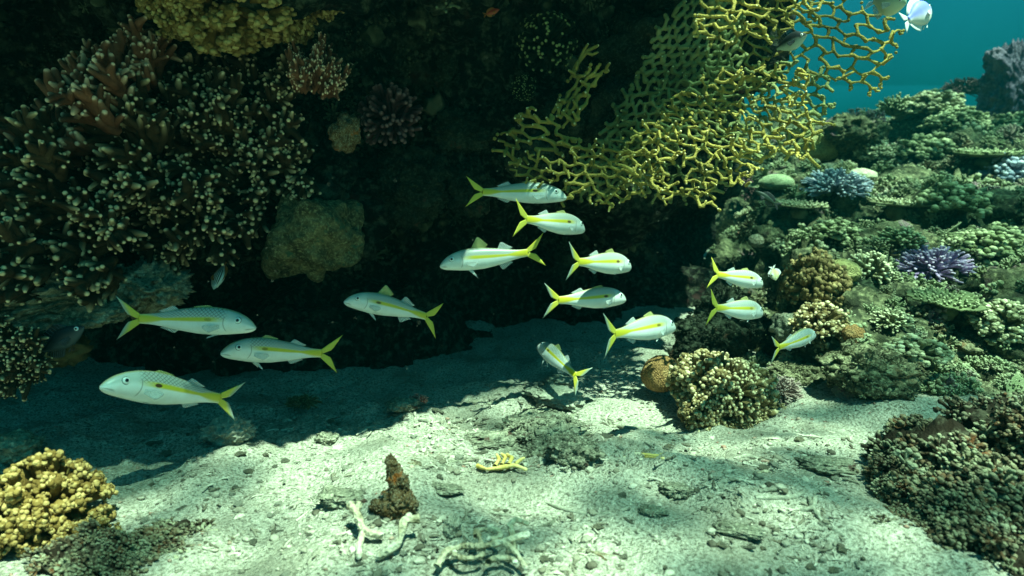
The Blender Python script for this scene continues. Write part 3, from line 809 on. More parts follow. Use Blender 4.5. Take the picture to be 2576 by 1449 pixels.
M['sk_chromis'] = plain_skin('dark_backed_fish_skin', (.012, .018, .02), (.42, .52, .44), -.35, .45)
M['sk_dusky'] = plain_skin('dusky_fish_skin', (.012, .02, .024), (.05, .075, .08), -.6, .6)
M['sk_blue'] = plain_skin('blue_white_fish_skin', (.20, .24, .75), (.72, .70, .66), -.5, .5)
M['sk_pale'] = plain_skin('pale_fish_skin', (.46, .56, .36), (.66, .72, .50), -.2, .6)
M['sk_red'] = plain_skin('red_fish_skin', (.34, .04, .02), (.40, .08, .04))
M['sk_wrasse'] = plain_skin('dark_wrasse_skin', (.01, .03, .02), (.03, .06, .04))
M['sk_small'] = plain_skin('small_yellowish_fish_skin', (.50, .50, .24), (.68, .68, .44))
M['fin_dark'] = fin_mat('dark_fin', (.03, .04, .045), (.06, .08, .085), .6)
M['fin_orange'] = fin_mat('orange_fin', (.34, .13, .03), (.44, .20, .05), .85)
M['fin_white'] = fin_mat('white_fin', (.66, .70, .68), (.78, .80, .78), .85)

def small_fish(name, head, ped, d, sign, L, depth, skin, fin, label, tail_ang=30, roll=0.0, tail_len=.24, dorsal=.10, frac=.74, eye=True, width=.5, bend=0.0):
    Pt = P(ped[0], ped[1], d); Lb = frac * L; C0 = np.array([0, 0, CAM_Z]); r = ray(*head)
    A = r @ r; Bq = 2 * r @ (C0 - Pt); Cq = (C0 - Pt) @ (C0 - Pt) - Lb * Lb
    dh = (-Bq + sign * math.sqrt(max(Bq * Bq - 4 * A * Cq, 0))) / (2 * A); Ph = C0 + r * dh
    fwd = unit(Ph - Pt); up = np.array([0, 0, 1.0]) if abs(fwd[2]) < .9 else np.array([1.0, 0, 0.2])
    up = unit(up - fwd * (up @ fwd)); left = np.cross(up, fwd)
    c, s = math.cos(roll), math.sin(roll); up, left = up * c + left * s, left * c - up * s
    root = empty(name, mat4(np.stack([fwd, left, up], 1), Ph - fwd * .5 * L), label, 'fish')
    UU = [0, .04, .12, .25, .42, .60, .78, .92, 1.0]; sh = np.array([.06, .20, .48, .82, 1.0, .92, .62, .30, .24]) * depth / 2
    bo = np.array([.06, .22, .48, .80, 1.0, .90, .60, .28, .24]) * depth / 2
    X_ = lambda q: .5 - frac * q
    def bf(vv):
        vv = np.array(vv, float); t = np.clip(.1 - vv[:, 0], 0, None); vv[:, 1] += bend * t * t; return vv * L
    def part(nm, arr, m_, par=root):
        o = obj(nm, xf(arr, bf), M[m_]); o.parent = par; return o
    part('body', loft(UU, sh, -bo, sh * width, .5, .5 - frac, 40, 24), skin)
    us = np.linspace(.28, .92, 10); h = np.array([.5, .8, .95, 1, 1, 1, 1.05, 1.0, .8, .4]) * dorsal
    part('dorsal_fin', fin_mb([(X_(q), 0, np.interp(q, UU, sh) - .01) for q in us], [(X_(q) - .05, 0, np.interp(q, UU, sh) + hh) for q, hh in zip(us, h)]), fin)
    us = np.linspace(.58, .92, 8); h = np.array([.7, 1, 1, 1, .95, .85, .7, .35]) * dorsal
    part('anal_fin', fin_mb([(X_(q), 0, -np.interp(q, UU, bo) + .01) for q in us], [(X_(q) - .06, 0, -np.interp(q, UU, bo) - hh) for q, hh in zip(us, h)]), fin)
    for sd in (1, -1):
        w_ = np.interp(.3, UU, sh) * width
        part('pectoral_fin', fin_mb([(X_(.31), sd * w_ * .98, -.01 - .05 * q) for q in np.linspace(0, 1, 5)], [(X_(.31) - l, sd * (w_ + .05), -.02 - .11 * q) for q, l in zip(np.linspace(0, 1, 5), (.15, .16, .15, .12, .09))]), fin)
        us = np.linspace(.33, .40, 5)
        part('pelvic_fin', fin_mb([(X_(q), sd * .02, -np.interp(q, UU, bo) + .01) for q in us], [(X_(q) - l, sd * .04, -np.interp(q, UU, bo) - .07) for q, l in zip(us, (.16, .15, .12, .1, .07))]), fin)
        if eye:
            ce = np.array([X_(.13), sd * np.interp(.13, UU, sh) * width * .86, np.interp(.13, UU, sh) * .35]); f = frame((.15, sd, .1)); vi, ti = ico(2)
            m = MB(); m.add(ce + (vi * [.034, .034, .016]) @ f.T, None, ti); e = part('eye', m.arrays(), 'eye')
            m = MB(); m.add(ce + (vi * [.018, .018, .010]) @ f.T + f[:, 2] * .010, None, ti); part('pupil', m.arrays(), 'pupil', e)
    tm = MB(); sa = math.radians(tail_ang); zr = .24 * depth / 2; x1 = .5 - frac + .01
    for sg in (1, -1):
        q = np.linspace(0, 1, 7); base = np.stack([np.full(7, x1), 0 * q, sg * zr * (1 - q)], 1); an = sa * (1 - .75 * q); ln = tail_len * (1 - .45 * q)
        tm.merge(fin_mb(base, base + np.stack([-np.cos(an) * ln, 0 * q, sg * np.sin(an) * ln], 1), 6, .004))
    part('tail_fin', tm.arrays(), fin)
    return root

small_fish('striped_fish', (538, 728), (562, 668), 1.75, -1, .105, .50, 'sk_stripe', 'fin_orange', 'small striped fish diving nose down with rusty fins in the black cave', roll=1.2, width=.42)
small_fish('dusky_fish', (212, 822), (110, 882), 1.40, -1, .155, .30, 'sk_dusky', 'fin_dark', 'dusky grey fish hiding in shadow below the ledge, tail pointing down left')
small_fish('chromis', (2030, 88), (1955, 122), 1.72, -1, .125, .40, 'sk_chromis', 'fin_dark', 'dark backed white bellied fish hovering in front of the net fire coral', tail_ang=36)
small_fish('damselfish', (2342, 20), (2285, 50), 1.9, 1, .16, .50, 'sk_blue', 'fin_white', 'blue and white fish seen from behind in open water at the top', tail_ang=40, roll=.2)
small_fish('damselfish', (2280, 8), (2200, 2), 1.8, -1, .16, .48, 'sk_pale', 'fin', 'pale yellowish fish half cut off by the top of view, beside the fire coral tips')
small_fish('squirrelfish', (1640, 445), (1580, 462), 1.95, 1, .13, .46, 'sk_squirrel', 'fin_dark', 'dark and white striped fish sheltering right below the net fire coral branches', width=.45)
small_fish('red_fish', (1256, 24), (1222, 36), 2.0, -1, .06, .30, 'sk_red', 'fin_orange', 'tiny red fish in the dark against the upper reef wall', eye=False)
small_fish('wrasse', (1900, 480), (1955, 516), 2.2, -1, .11, .20, 'sk_wrasse', 'fin_dark', 'slim dark green wrasse slanting over the shaded top of the slope', eye=False)
small_fish('reef_fish', (1952, 705), (1944, 676), 2.0, -1, .065, .46, 'sk_small', 'fin_white', 'tiny pale yellow fish just right of the paired small goatfish', roll=1.0)

# ------------------------------------------------------------------ net fire coral
def in_poly(p, poly):
    x, y = p[:, 0], p[:, 1]; c = np.zeros(len(p), bool); n = len(poly)
    for i in range(n):
        (x1, y1), (x2, y2) = poly[i], poly[(i + 1) % n]
        c ^= ((y1 > y) != (y2 > y)) & (x < (x2 - x1) * (y - y1) / ((y2 - y1) or 1e-9) + x1)
    return c

def net_plate(poly, cell, rad, depth, seed, rot=.35, stretch=1.25, drop=.10, wob=.018, twigs=.25, jit=.17):
    rng = np.random.default_rng(seed); poly = [tuple(map(float, q)) for q in poly]
    pc = np.mean(poly, axis=0); ext = max(max(abs(q[0] - pc[0]), abs(q[1] - pc[1])) for q in poly) * 1.6
    a = cell * .62; n = int(ext / a) + 2; nodes = {}; edges = set()
    # honeycomb: two nodes per lattice cell
    for i in range(-n, n):
        for j in range(-n, n):
            bx, by = (i + .5 * j) * a * 1.732, j * a * 1.5
            nodes[(i, j, 0)] = (bx, by); nodes[(i, j, 1)] = (bx, by + a)
            edges.add(((i, j, 0), (i, j, 1)))
            edges.add(((i, j, 1), (i, j + 1, 0))); edges.add(((i, j, 1), (i - 1, j + 1, 0)))
    keys = list(nodes); idx = {k_: i for i, k_ in enumerate(keys)}
    p = np.array([nodes[k_] for k_ in keys]) + rng.normal(0, a * jit, (len(keys), 2))
    p = p * np.array([stretch, 1 / stretch ** .5]); c, s = math.cos(rot), math.sin(rot)
    p = p @ np.array([[c, s], [-s, c]]) + pc
    nz = np.stack([p[:, 0] / 90, p[:, 1] / 90, np.full(len(p), seed * 1.7)], 1)
    p = p + 10 * np.stack([noise(nz, seed), noise(nz, seed + 5)], 1)
    pin = p + 16 * np.stack([noise(nz * 2, seed + 8), noise(nz * 2, seed + 9)], 1)
    ins = in_poly(pin, poly)
    E = []
    for u_, v_ in edges:
        if u_ not in idx or v_ not in idx: continue
        i, j = idx[u_], idx[v_]
        if ins[i] and ins[j]:
            if rng.random() > drop: E.append((i, j, 0))
        elif ins[i] != ins[j] and rng.random() < .85:
            E.append((i, j, 1) if ins[i] else (j, i, 1))
    # keep the largest connected piece
    par = list(range(len(p)))
    def find(q):
        while par[q] != q: par[q] = par[par[q]]; q = par[q]
        return q
    for i, j, e in E:
        if not e: par[find(i)] = find(j)
    from collections import Counter
    cnt = Counter(find(i) for i, j, e in E if not e); big = cnt.most_common(1)[0][0]
    E = [e for e in E if find(e[0]) == big]
    zoff = wob * fbm(np.stack([p[:, 0] / 70, p[:, 1] / 70, np.full(len(p), seed + .3)], 1), 2, seed + 3)
    dep = np.array([depth(x, y) for x, y in p]) + zoff + rng.normal(0, .004, len(p))
    W3 = np.array([P(x, y, d) for (x, y), d in zip(p, dep)])
    m = float(np.mean([depth(*q) for q in poly])) / FD; R0 = rad * m
    mb = MB(); deg = Counter()
    for i, j, e in E: deg[i] += 1; deg[j] += (0 if e else 1)
    for i, j, e in E:
        A, Bp = W3[i], W3[j]; L = np.linalg.norm(Bp - A)
        if e: Bp = A + (Bp - A) * rng.uniform(.45, .95)
        off = rng.normal(0, .07, 3) * L; q = np.array([0, .25, .5, .75, 1.0])[:, None]
        path = A * (1 - q) + Bp * q + np.sin(q * np.pi) * off
        rr = R0 * rng.uniform(.72, 1.2) * (1 + .13 * rng.normal(0, 1, 5)) * np.array([1.22, .95, .88, .95, 1.22] if not e else [1.2, .95, .85, .85, .80])
        tube(mb, path, rr, 0 if e else .3, 1 if e else .3, 8, tpow=1.5)
        if e and rng.random() < .55:         # forked free tip
            d1 = unit(Bp - A); sd = unit(np.cross(d1, [0, -1, 0])) * rng.choice([-1, 1])
            f_ = unit(d1 * .6 + sd); st = A + (Bp - A) * .7; l = L * rng.uniform(.3, .55)
            tube(mb, [st, st + f_ * l * .6, st + unit(f_ + d1) * l], [R0 * .9, R0 * .82, R0 * .74], .3, 1, 7)
    vi, ti = ico(1)
    for i in deg:
        mb.add(W3[i] + vi * R0 * (1.28 if deg[i] > 2 else 1.1), None, ti, .3)
        if rng.random() < twigs:             # short twig growing out of the net
            d1 = unit(np.array([rng.normal(0, .5), -1.0, rng.normal(.3, .5)])); l = rng.uniform(.4, 1.0) * cell * m
            tube(mb, [W3[i], W3[i] + d1 * l * .5, W3[i] + unit(d1 + rng.normal(0, .4, 3)) * l], [R0, R0 * .85, R0 * .72], .2, 1, 7)
    return mb

fbase = P(1600, 200, 2.0)
froot = empty('net_fire_coral', Matrix.Translation(Vector(fbase)), 'large yellow net fire coral fanning out from reef wall into open water, top right', 'coral')
def fpart(name, mb, m_, root, base):
    v, q, t, a, b = mb.arrays(); return obj(name, (v - base, q, t, a, b), M[m_], parent=root)
plA = [(1640, 480), (1560, 430), (1620, 330), (1700, 240), (1790, 180), (1900, 172), (2010, 175), (2110, 185), (2125, 260), (2085, 320), (2080, 375), (2010, 388), (1905, 400), (1885, 440), (1835, 500), (1760, 525), (1690, 515)]
plB = [(1850, 20), (2000, -10), (2170, 5), (2240, 60), (2255, 140), (2205, 225), (2185, 250), (2100, 205), (2000, 190), (1900, 205), (1830, 130)]
plC = [(1735, -60), (2090, -60), (2070, 18), (1985, 60), (1960, 112), (1880, 112), (1790, 112), (1750, 60)]
plD = [(1420, 480), (1490, 370), (1560, 250), (1640, 120), (1720, -40), (1850, -40), (1860, 140), (1800, 240), (1720, 330), (1650, 430), (1520, 490)]
plE = [(1300, 395), (1420, 372), (1560, 360), (1650, 400), (1640, 485), (1560, 515), (1480, 500), (1440, 520), (1340, 470)]
fpart('branching_plate', net_plate(plA, 28, 4.1, lambda x, y: 1.66 - .00022 * (x - 1850) - .0002 * (y - 350), 3, .30, 1.3, .19, twigs=.5, jit=.22), 'fire', froot, fbase)
fpart('branching_plate', net_plate(plB, 34, 3.9, lambda x, y: 1.92 - .0001 * (x - 2000), 5, .25, 1.25, twigs=.08), 'fire', froot, fbase)
fpart('branching_plate', net_plate(plC, 31, 4.6, lambda x, y: 1.58 - .0001 * (x - 1900), 9, .2, 1.3, twigs=.35), 'fire', froot, fbase)
fpart('branching_plate', net_plate([(x - 40, y - 12) for x, y in plA], 28, 4.4, lambda x, y: 1.78 - .0002 * (x - 1850), 7, .1, 1.2, .08, twigs=.1), 'fire_green', froot, fbase)
fpart('encrusted_plate', net_plate(plD, 22, 5.6, lambda x, y: 1.84 + .0003 * (1700 - x) * .5, 12, -.9, 1.35, .04, .012, .18), 'fire_green', froot, fbase)
fpart('branching_plate', net_plate(plE, 28, 4.0, lambda x, y: 1.74, 15, .15, 1.35, .16, .03, .4), 'fire', froot, fbase)
def base_part(items, m_, root, base):
    mb = MB()
    for sd_, dx, dy, d, px in items: mb.merge(rocky(sd_, 4), None, px * d / FD, P(dx, dy, d))
    fpart('base', mb, m_, root, base)
base_part([(31, 1560, 285, 2.06, 95), (32, 1640, 150, 2.12, 120), (33, 1740, 40, 2.15, 120)], 'wallgreen', froot, fbase)
sb = P(1330, 380, 1.95)
sroot = empty('branching_fire_coral', Matrix.Translation(Vector(sb)), 'smaller upright olive fire coral sprig rising above the topmost goatfish', 'coral')
fpart('sprig_plate', net_plate([(1420, 330), (1400, 250), (1432, 205), (1455, 175), (1505, 185), (1500, 230), (1475, 285), (1440, 345)], 22, 5.0, lambda x, y: 1.84, 21, -1.0, 1.7, .15, .02, .4), 'fire', sroot, sb)
fpart('sprig_plate', net_plate([(1255, 405), (1262, 310), (1330, 285), (1420, 300), (1440, 345), (1390, 385), (1300, 395)], 30, 5.0, lambda x, y: 1.80, 23, .3, 1.6, .2, .03, .5), 'fire', sroot, sb)
mb = MB()
tube(mb, [P(1440, 190, 1.86), P(1452, 160, 1.86), P(1478, 128, 1.85), P(1503, 115, 1.84)], [.008, .007, .006, .005])
tube(mb, [P(1456, 155, 1.86), P(1470, 125, 1.85), P(1478, 112, 1.84)], [.006, .005, .004])
tube(mb, [P(1474, 132, 1.85), P(1490, 138, 1.84), P(1502, 132, 1.84)], [.005, .005, .004])
fpart('top_branch', mb, 'fire', sroot, sb)

base_part([(34, 1340, 395, 2.0, 60), (35, 1420, 300, 2.05, 60)], 'wallgreen', sroot, sb)
# ------------------------------------------------------------------ corals of the dark overhang (left)
def at(name, kind, seed, m_, dx, dy, d, px, label, axis=(0, -1, .2), sq=(1, 1, 1), spin=0.0, cat='coral', **kw):
    return colony(name, kind, seed, m_, P(dx, dy, d), px * d / FD, label, cat, axis, spin, sq, **kw)

for s_ in (101, 102, 103, 104): PROTO[('acro', s_)] = acropora(s_, 32, 1.0, 6, 12, .064)
G = 'staghorn thickets on the dark left wall'
stag = [(250, 330, 1.50, 190, (-.55, -.50, .65), 'stag_pink', 'pinkish staghorn coral with the brightest pale tips, left of the black hollow'),
        (335, 225, 1.62, 150, (-.40, -.55, .70), 'stag_pink', 'uppermost staghorn spire pointing up into the black hollow below knobby yellow coral'),
        (360, 430, 1.56, 180, (-.45, -.72, .40), 'stag', 'brown staghorn thicket in the middle of the left wall, just under pinkish one'),
        (130, 480, 1.42, 180, (-.65, -.60, .35), 'stag', 'staghorn thicket reaching out at the far left edge, level with pinkish staghorn base'),
        (70, 640, 1.38, 180, (-.55, -.75, .15), 'stag', 'staghorn thicket lowest on the far left, directly above rocky ledge'),
        (240, 620, 1.48, 180, (-.35, -.85, .0), 'stag', 'staghorn thicket hanging over rocky ledge, second from the left edge'),
        (500, 350, 1.74, 170, (-.35, -.75, .45), 'stag', 'dim staghorn thicket below the knobby yellow coral'),
        (460, 530, 1.66, 165, (-.15, -.90, -.20), 'stag', 'dim staghorn thicket with tips drooping towards the black cave'),
        (640, 300, 1.84, 150, (-.1, -.80, .40), 'stag', 'dark staghorn thicket beside the sunlit pink branching coral'),
        (660, 450, 1.80, 160, (.1, -.90, .05), 'stag', 'dark staghorn thicket above the hanging greenish boulder'),
        (40, 880, 1.32, 110, (-.1, -.95, -.1), 'stag', 'little staghorn cluster beneath the ledge in lower left shadow')]
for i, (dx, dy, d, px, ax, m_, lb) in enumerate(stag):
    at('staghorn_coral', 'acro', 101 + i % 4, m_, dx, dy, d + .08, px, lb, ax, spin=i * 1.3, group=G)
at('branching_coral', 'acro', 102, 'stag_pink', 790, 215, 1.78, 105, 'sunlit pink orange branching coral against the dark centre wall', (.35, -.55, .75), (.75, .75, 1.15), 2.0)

def gd(y, x=1288.0):
    r = ray(x, y); return CAM_Z / -r[2]

def cluster(name, items, m_, label, cat='coral', group=None, parent=None):
    c0 = P(*items[0][2:5]); mb = MB()
    for kind, seed, dx, dy, d, px, ax, sq in items:
        mb.merge(proto(kind, seed)[:0] or (proto(kind, seed)[0] * np.asarray(sq), *proto(kind, seed)[1:]), frame(ax, spin=seed), px * d / FD, P(dx, dy, d) - c0)
    return obj(name, mb, M[m_], loc=c0, label=label, cat=cat, group=group)

cluster('knobby_coral', [('cauli_big', 201, 560, 0, 1.66, 165, (0, -.85, -.4), (1.1, .8, .8)), ('cauli_big', 202, 450, -20, 1.62, 110, (-.2, -.9, -.2), (1, 1, 1)),
                         ('cauli_big', 203, 700, -10, 1.72, 115, (.2, -.9, -.2), (1.1, .8, .8)), ('cauli_big', 204, 800, -20, 1.78, 70, (.2, -.9, 0), (1, 1, 1))],
        'yellow_dim', 'knobby ochre coral hanging down from the top edge over staghorn thickets')
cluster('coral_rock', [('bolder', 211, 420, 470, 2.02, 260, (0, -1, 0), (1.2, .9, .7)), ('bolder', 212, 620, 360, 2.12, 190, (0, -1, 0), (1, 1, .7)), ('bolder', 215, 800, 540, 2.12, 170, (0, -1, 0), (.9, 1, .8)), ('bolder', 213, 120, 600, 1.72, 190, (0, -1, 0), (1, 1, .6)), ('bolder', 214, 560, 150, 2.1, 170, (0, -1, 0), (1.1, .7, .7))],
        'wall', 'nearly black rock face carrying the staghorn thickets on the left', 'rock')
at('hanging_boulder', 'crag', 221, 'boulder', 795, 598, 1.85, 128, 'greenish brown boulder hanging over the black cave between staghorn and fish', (.30, -.3, 1), (.95, .8, 1.0), .4, 'rock')
at('orange_sponge', 'lump', 222, 'rust', 872, 335, 1.85, 46, 'orange yellow encrusted knob catching light above the hanging boulder', (.3, -.3, 1), (.75, .7, 1.35), .9, 'sponge')
cluster('rock_ledge', [('rocky', 231, 190, 745, 1.58, 150, (0, 0, 1), (1.5, .8, .45)), ('rocky', 232, 370, 720, 1.68, 105, (0, 0, 1), (1.1, .8, .65)), ('bolder', 233, 230, 790, 1.50, 75, (0, -.3, 1), (1.1, .7, .4)), ('bolder', 234, 30, 720, 1.5, 110, (0, 0, 1), (1, .8, .5))],
        'ledge', 'pitted grey rock ledge at left, above the goatfish with dusky tail', 'rock')
at('boulder_coral', 'lump', 235, 'brown', 150, 885, 1.72, 70, 'rounded brown coral in shadow behind the dusky fish', (0, -.3, 1), (1, .8, .7))
at('branching_coral', 'bush', 241, 'maroon', 985, 300, 2.12, 80, 'dim maroon branching coral in the dark left of the fire coral sprig', (0, -.8, .5))
at('branching_coral', 'bush', 242, 'dots', 1375, 110, 2.10, 72, 'olive branching coral showing dots of pale tips, high above the fire coral sprig', (0, -1, .1))
at('branching_coral', 'bush', 243, 'dots', 1318, 222, 2.10, 30, 'smallest olive branching coral, left of the fire coral sprig', (0, -1, -.2))
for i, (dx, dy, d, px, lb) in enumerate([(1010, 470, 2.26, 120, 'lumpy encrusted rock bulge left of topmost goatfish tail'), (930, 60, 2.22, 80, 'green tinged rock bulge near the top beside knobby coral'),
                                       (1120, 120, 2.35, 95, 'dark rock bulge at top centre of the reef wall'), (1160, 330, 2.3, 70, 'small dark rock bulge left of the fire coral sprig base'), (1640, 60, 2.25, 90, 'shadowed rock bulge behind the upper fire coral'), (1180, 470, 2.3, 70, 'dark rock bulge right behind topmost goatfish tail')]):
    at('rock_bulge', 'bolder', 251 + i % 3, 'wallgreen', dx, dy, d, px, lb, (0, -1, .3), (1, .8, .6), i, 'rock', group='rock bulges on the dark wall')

# growth on the wall: nobody could count it
rng = np.random.default_rng(55); mb = MB()
small = [bush(301, 9, .13, 1.4, 1, 1.2, 5), bush(302, 14, .10, 1.6, 1, 1.3, 5), cauliflower(303, 6, 1.3, .22, 1, 3), lump(304, 2, .4), lump(305, 2, .5)]
gi = rng.integers(40, nxw - 3, 5000); gj = rng.integers(10, 270, 5000); cnt = 0
for i, j in zip(gi, gj):
    p = WALLP[i, j]; n = unit(np.cross(WALLP[i, j + 2] - WALLP[i, j - 2], WALLP[i + 2, j] - WALLP[i - 2, j]))
    if n[1] > 0: n = -n
    if p[2] < .35 or p[1] > 3.4 or p[2] > 1.5 or cnt > 1300: continue
    if fbm((p * 2.2)[None], 2, 71)[0] < -.15: continue
    cnt += 1
    mb.merge(small[rng.integers(0, 5)], frame(n + rng.normal(0, .35, 3), spin=rng.uniform(0, 6)), rng.uniform(.012, .045), p + n * .004, aux=rng.random())
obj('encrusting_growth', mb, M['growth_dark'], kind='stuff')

# ------------------------------------------------------------------ reef slope colonies (right)
SLOPE = [
 ('stubby_coral', 'cap', 401, 'green', 2250, 318, 52, 'round capped stubby coral head standing out against blue water', (1, 1, .95), .5),
 ('dome_coral', 'brain', 402, 'brain_y', 2062, 392, 54, 'smooth yellow olive dome coral just right of the fire coral edge', (1, 1, 1), .35),
 ('cauliflower_coral', 'cauli_fine', 403, 'cream', 2345, 285, 72, 'wide pale coral crown on the skyline beside the purple pillar', (1.2, 1, .6), .3),
 ('cauliflower_coral', 'cauli_fine', 404, 'green', 2400, 330, 66, 'greenish coral below the pale skyline crown', (1.1, 1, .7), .3),
 ('bushy_coral', 'bush_fine', 405, 'maroon', 2425, 245, 45, 'small dusky purple bush at the foot of the purple pillar', (1.2, 1, .8), .3),
 ('bushy_coral', 'bush_fine', 406, 'blue', 2100, 490, 82, 'blue grey bushy coral with fine white tips, left part of slope', (1.1, 1, .62), .2),
 ('dome_coral', 'brain', 407, 'brain_p', 2168, 447, 34, 'pale yellow oval dome coral above the blue grey bush', (1.1, 1, .6), .3),
 ('dome_coral', 'brain', 408, 'brain_g', 1952, 470, 38, 'green dome coral left of the blue grey bush', (1.1, 1, .75), .3),
 ('bushy_coral', 'bush_fine', 409, 'lilac', 2342, 690, 92, 'lilac pink bushy coral, the most purple on the slope', (1.05, 1, .62), .15),
 ('finger_coral', 'bush', 410, 'cream', 2180, 700, 56, 'spiky cream finger coral left of the lilac bush', (1, 1, 1), .2),
 ('bushy_coral', 'cauli_fine', 411, 'brown', 2040, 745, 88, 'tall brown bushy coral behind the paired small goatfish', (.9, .9, 1.1), .2),
 ('bushy_coral', 'cauli_fine', 412, 'finger', 2065, 835, 70, 'golden brown knobby coral below the tall brown bush', (1.1, 1, .9), .2),
 ('dome_coral', 'brain', 413, 'brain_y', 2118, 702, 42, 'olive dome coral tucked against the tall brown bush', (1, 1, 1), .4),
 ('brain_coral', 'brain', 414, 'brain', 2146, 855, 30, 'small round brown brain coral with meandering ridges, above rightmost goatfish', (.9, .9, 1.1), .4),
 ('capped_boulder', 'lump', 415, 'rubble', 1985, 838, 42, 'knob of grey stone with pale rough top, above rightmost goatfish tail', (1, 1, .95), .35),
 ('cauliflower_coral', 'cauli_fine', 416, 'green', 2478, 650, 92, 'big pale green coral mound right of the lilac bush', (1.1, 1, .8), .15),
 ('cauliflower_coral', 'cauli_fine', 417, 'blue', 2540, 470, 88, 'bluish pale coral mound at the right edge, upper middle', (1.2, 1, .8), .15),
 ('cauliflower_coral', 'cauli', 418, 'green', 2330, 395, 66, 'knobby green coral under the skyline group', (1.1, 1, .7), .2),
 ('table_coral', 'plate', 419, 'green', 2480, 420, 70, 'flat table coral near the right edge, above bluish mound', (1.2, 1, .8), .4),
 ('cauliflower_coral', 'cauli_fine', 420, 'cream', 2200, 400, 48, 'cream coral tuft between the olive dome and round capped head', (1.1, 1, .8), .2),
 ('table_coral', 'plate', 421, 'cream', 2255, 540, 66, 'cream table coral in the middle of the slope', (1.1, 1, .8), .4),
 ('cauliflower_coral', 'cauli', 422, 'green', 2390, 530, 76, 'knobby green coral mound above the lilac bush', (1.1, 1, .75), .2),
 ('bushy_coral', 'bush', 423, 'green', 2265, 620, 50, 'green branching tuft above left of the lilac bush', (1.1, 1, .8), .2),
 ('table_coral', 'plate', 424, 'green', 2380, 790, 78, 'leaning green table coral below the lilac bush', (1.1, 1, .8), .4),
 ('coral_boulder', 'clad', 425, 'growthrock', 2190, 960, 92, 'dark bellied reef boulder at the edge of the sand lane', (1.1, 1, .75), .2),
 ('coral_boulder', 'clad', 426, 'growthrock', 2010, 965, 66, 'rough boulder between the finger coral and sand lane', (1.2, 1, .6), .2),
 ('cauliflower_coral', 'cauli', 427, 'cream', 2300, 900, 66, 'cream knobby coral above the dark bellied boulder', (1.2, 1, .7), .2),
 ('coral_boulder', 'clad', 428, 'growthrock', 2450, 900, 92, 'broad reef boulder at lower right of the slope', (1.3, 1, .55), .2),
 ('finger_coral', 'bush', 429, 'green', 2310, 980, 50, 'green finger coral at the upper rim of the sand lane', (1.2, 1, .7), .2),
 ('bushy_coral', 'bush_fine', 430, 'maroon', 1885, 500, 52, 'dark maroon bush below the right tips of fire coral', (.9, 1, 1), .2),
 ('red_coral', 'bush', 431, 'pinkred', 1866, 602, 18, 'little pink red coral in the shade above the paired goatfish', (1.2, 1, .8), .2),
 ('cauliflower_coral', 'cauli', 432, 'cream', 1962, 625, 30, 'small cream coral on the shaded side, left of the tall brown bush', (1.1, 1, .7), .2),
 ('dome_coral', 'brain', 433, 'ledge', 1906, 618, 24, 'small grey dome on the shaded side near little pink red coral', (1, 1, 1), .4),
 ('bushy_coral', 'bush_fine', 434, 'pinkgrey', 1968, 1000, 46, 'fuzzy pinkish grey coral bush touching the right side of finger coral', (1, 1, .9), .3),
 ('cauliflower_coral', 'cauli', 435, 'green', 2110, 600, 56, 'olive knobby coral above the tall brown bush', (1.2, 1, .7), .2),
 ('table_coral', 'plate', 436, 'cream', 2010, 540, 52, 'cream table coral below the green dome coral', (1.2, 1, .8), .4),
 ('cauliflower_coral', 'cauli_fine', 437, 'cream', 2540, 830, 90, 'bright cream coral at the right edge below the big green mound', (1.1, 1, .7), .15),
 ('cauliflower_coral', 'cauli_fine', 438, 'green', 2560, 340, 60, 'hazy green coral high at the right edge under the pillar', (1.2, 1, .8), .2),
 ('reef_knoll', 'bolder', 439, 'slope', 2150, 350, 60, 'hazy low reef knoll far back in the gap below open water', (1.5, 1, .8), .3),
 ('coral_boulder', 'clad', 441, 'growthrock', 2520, 1010, 80, 'flat rubble covered boulder at right, above the dark corner coral', (1.4, 1, .45), .15),
 ('finger_coral', 'bush', 442, 'cream', 2240, 820, 42, 'cream finger coral right of the small brown brain coral', (1.1, 1, .8), .2),
]
for nm, kd, sd, m_, dx, dy, px, lb, sq, lift in SLOPE:
    on_slope(nm, kd, sd, m_, dx, dy, px, lb, sq=sq, lift=lift)

# purple pillar
pp, pd = hit(2520, 300); pd = 6.2; base = P(2535, 330, pd)
mb = MB(); v, q_, t, a_, b_ = rocky(91, 6); zz = np.clip(v[:, 2], -1, 1)
w = v * np.stack([.30 + .12 * sstep(.2, .9, zz), .34 + 0 * zz, .62 + 0 * zz], 1)
mb.add(w * .82 + [0, 0, .34], q_, t, 0, 0)
obj('coral_pillar', mb, M['purple'], loc=base, label='dark purple reef pillar rising at the top right edge in hazy water', cat='rock')

# growth on the slope: nobody could count it
rng = np.random.default_rng(77)
small = [bush(311, 12, .12, 1.4, 1, 1.2, 5), bush(312, 18, .09, 1.5, 1, 1.3, 5), cauliflower(313, 8, 1.3, .2, 1, 4), cauliflower(314, 16, 1.6, .15, 1, 4), bush(315, 26, .08, 1.5, 2, 1.2, 5), cauliflower(316, 12, 1.5, .16, 1, 3), plate(317, 14)]
mb = MB()
dist = np.linalg.norm(GP[:, :2], axis=1); gz = ground_z(GP[:, 0], GP[:, 1]); patch = fbm(GP * 1.5, 2, 81)
for p, nn, dd_, g_, pt in zip(GP, GN, dist, gz, patch):
    if p[2] < g_ + .005 or rng.random() > .62 + .5 * pt: continue
    j = int(np.clip((pt + 1) * 3.5 + rng.normal(0, 1.2), 0, 6))
    mb.merge(small[j], frame(nn + np.array([0, -.2, .5]) + rng.normal(0, .3, 3), spin=rng.uniform(0, 6)), rng.uniform(.012, .042) * (dd_ / 2.2) ** .8, p, aux=np.clip(.5 + .42 * pt + rng.normal(0, .2), 0, 1))
obj('coral_growth', mb, M['growth'], kind='stuff')

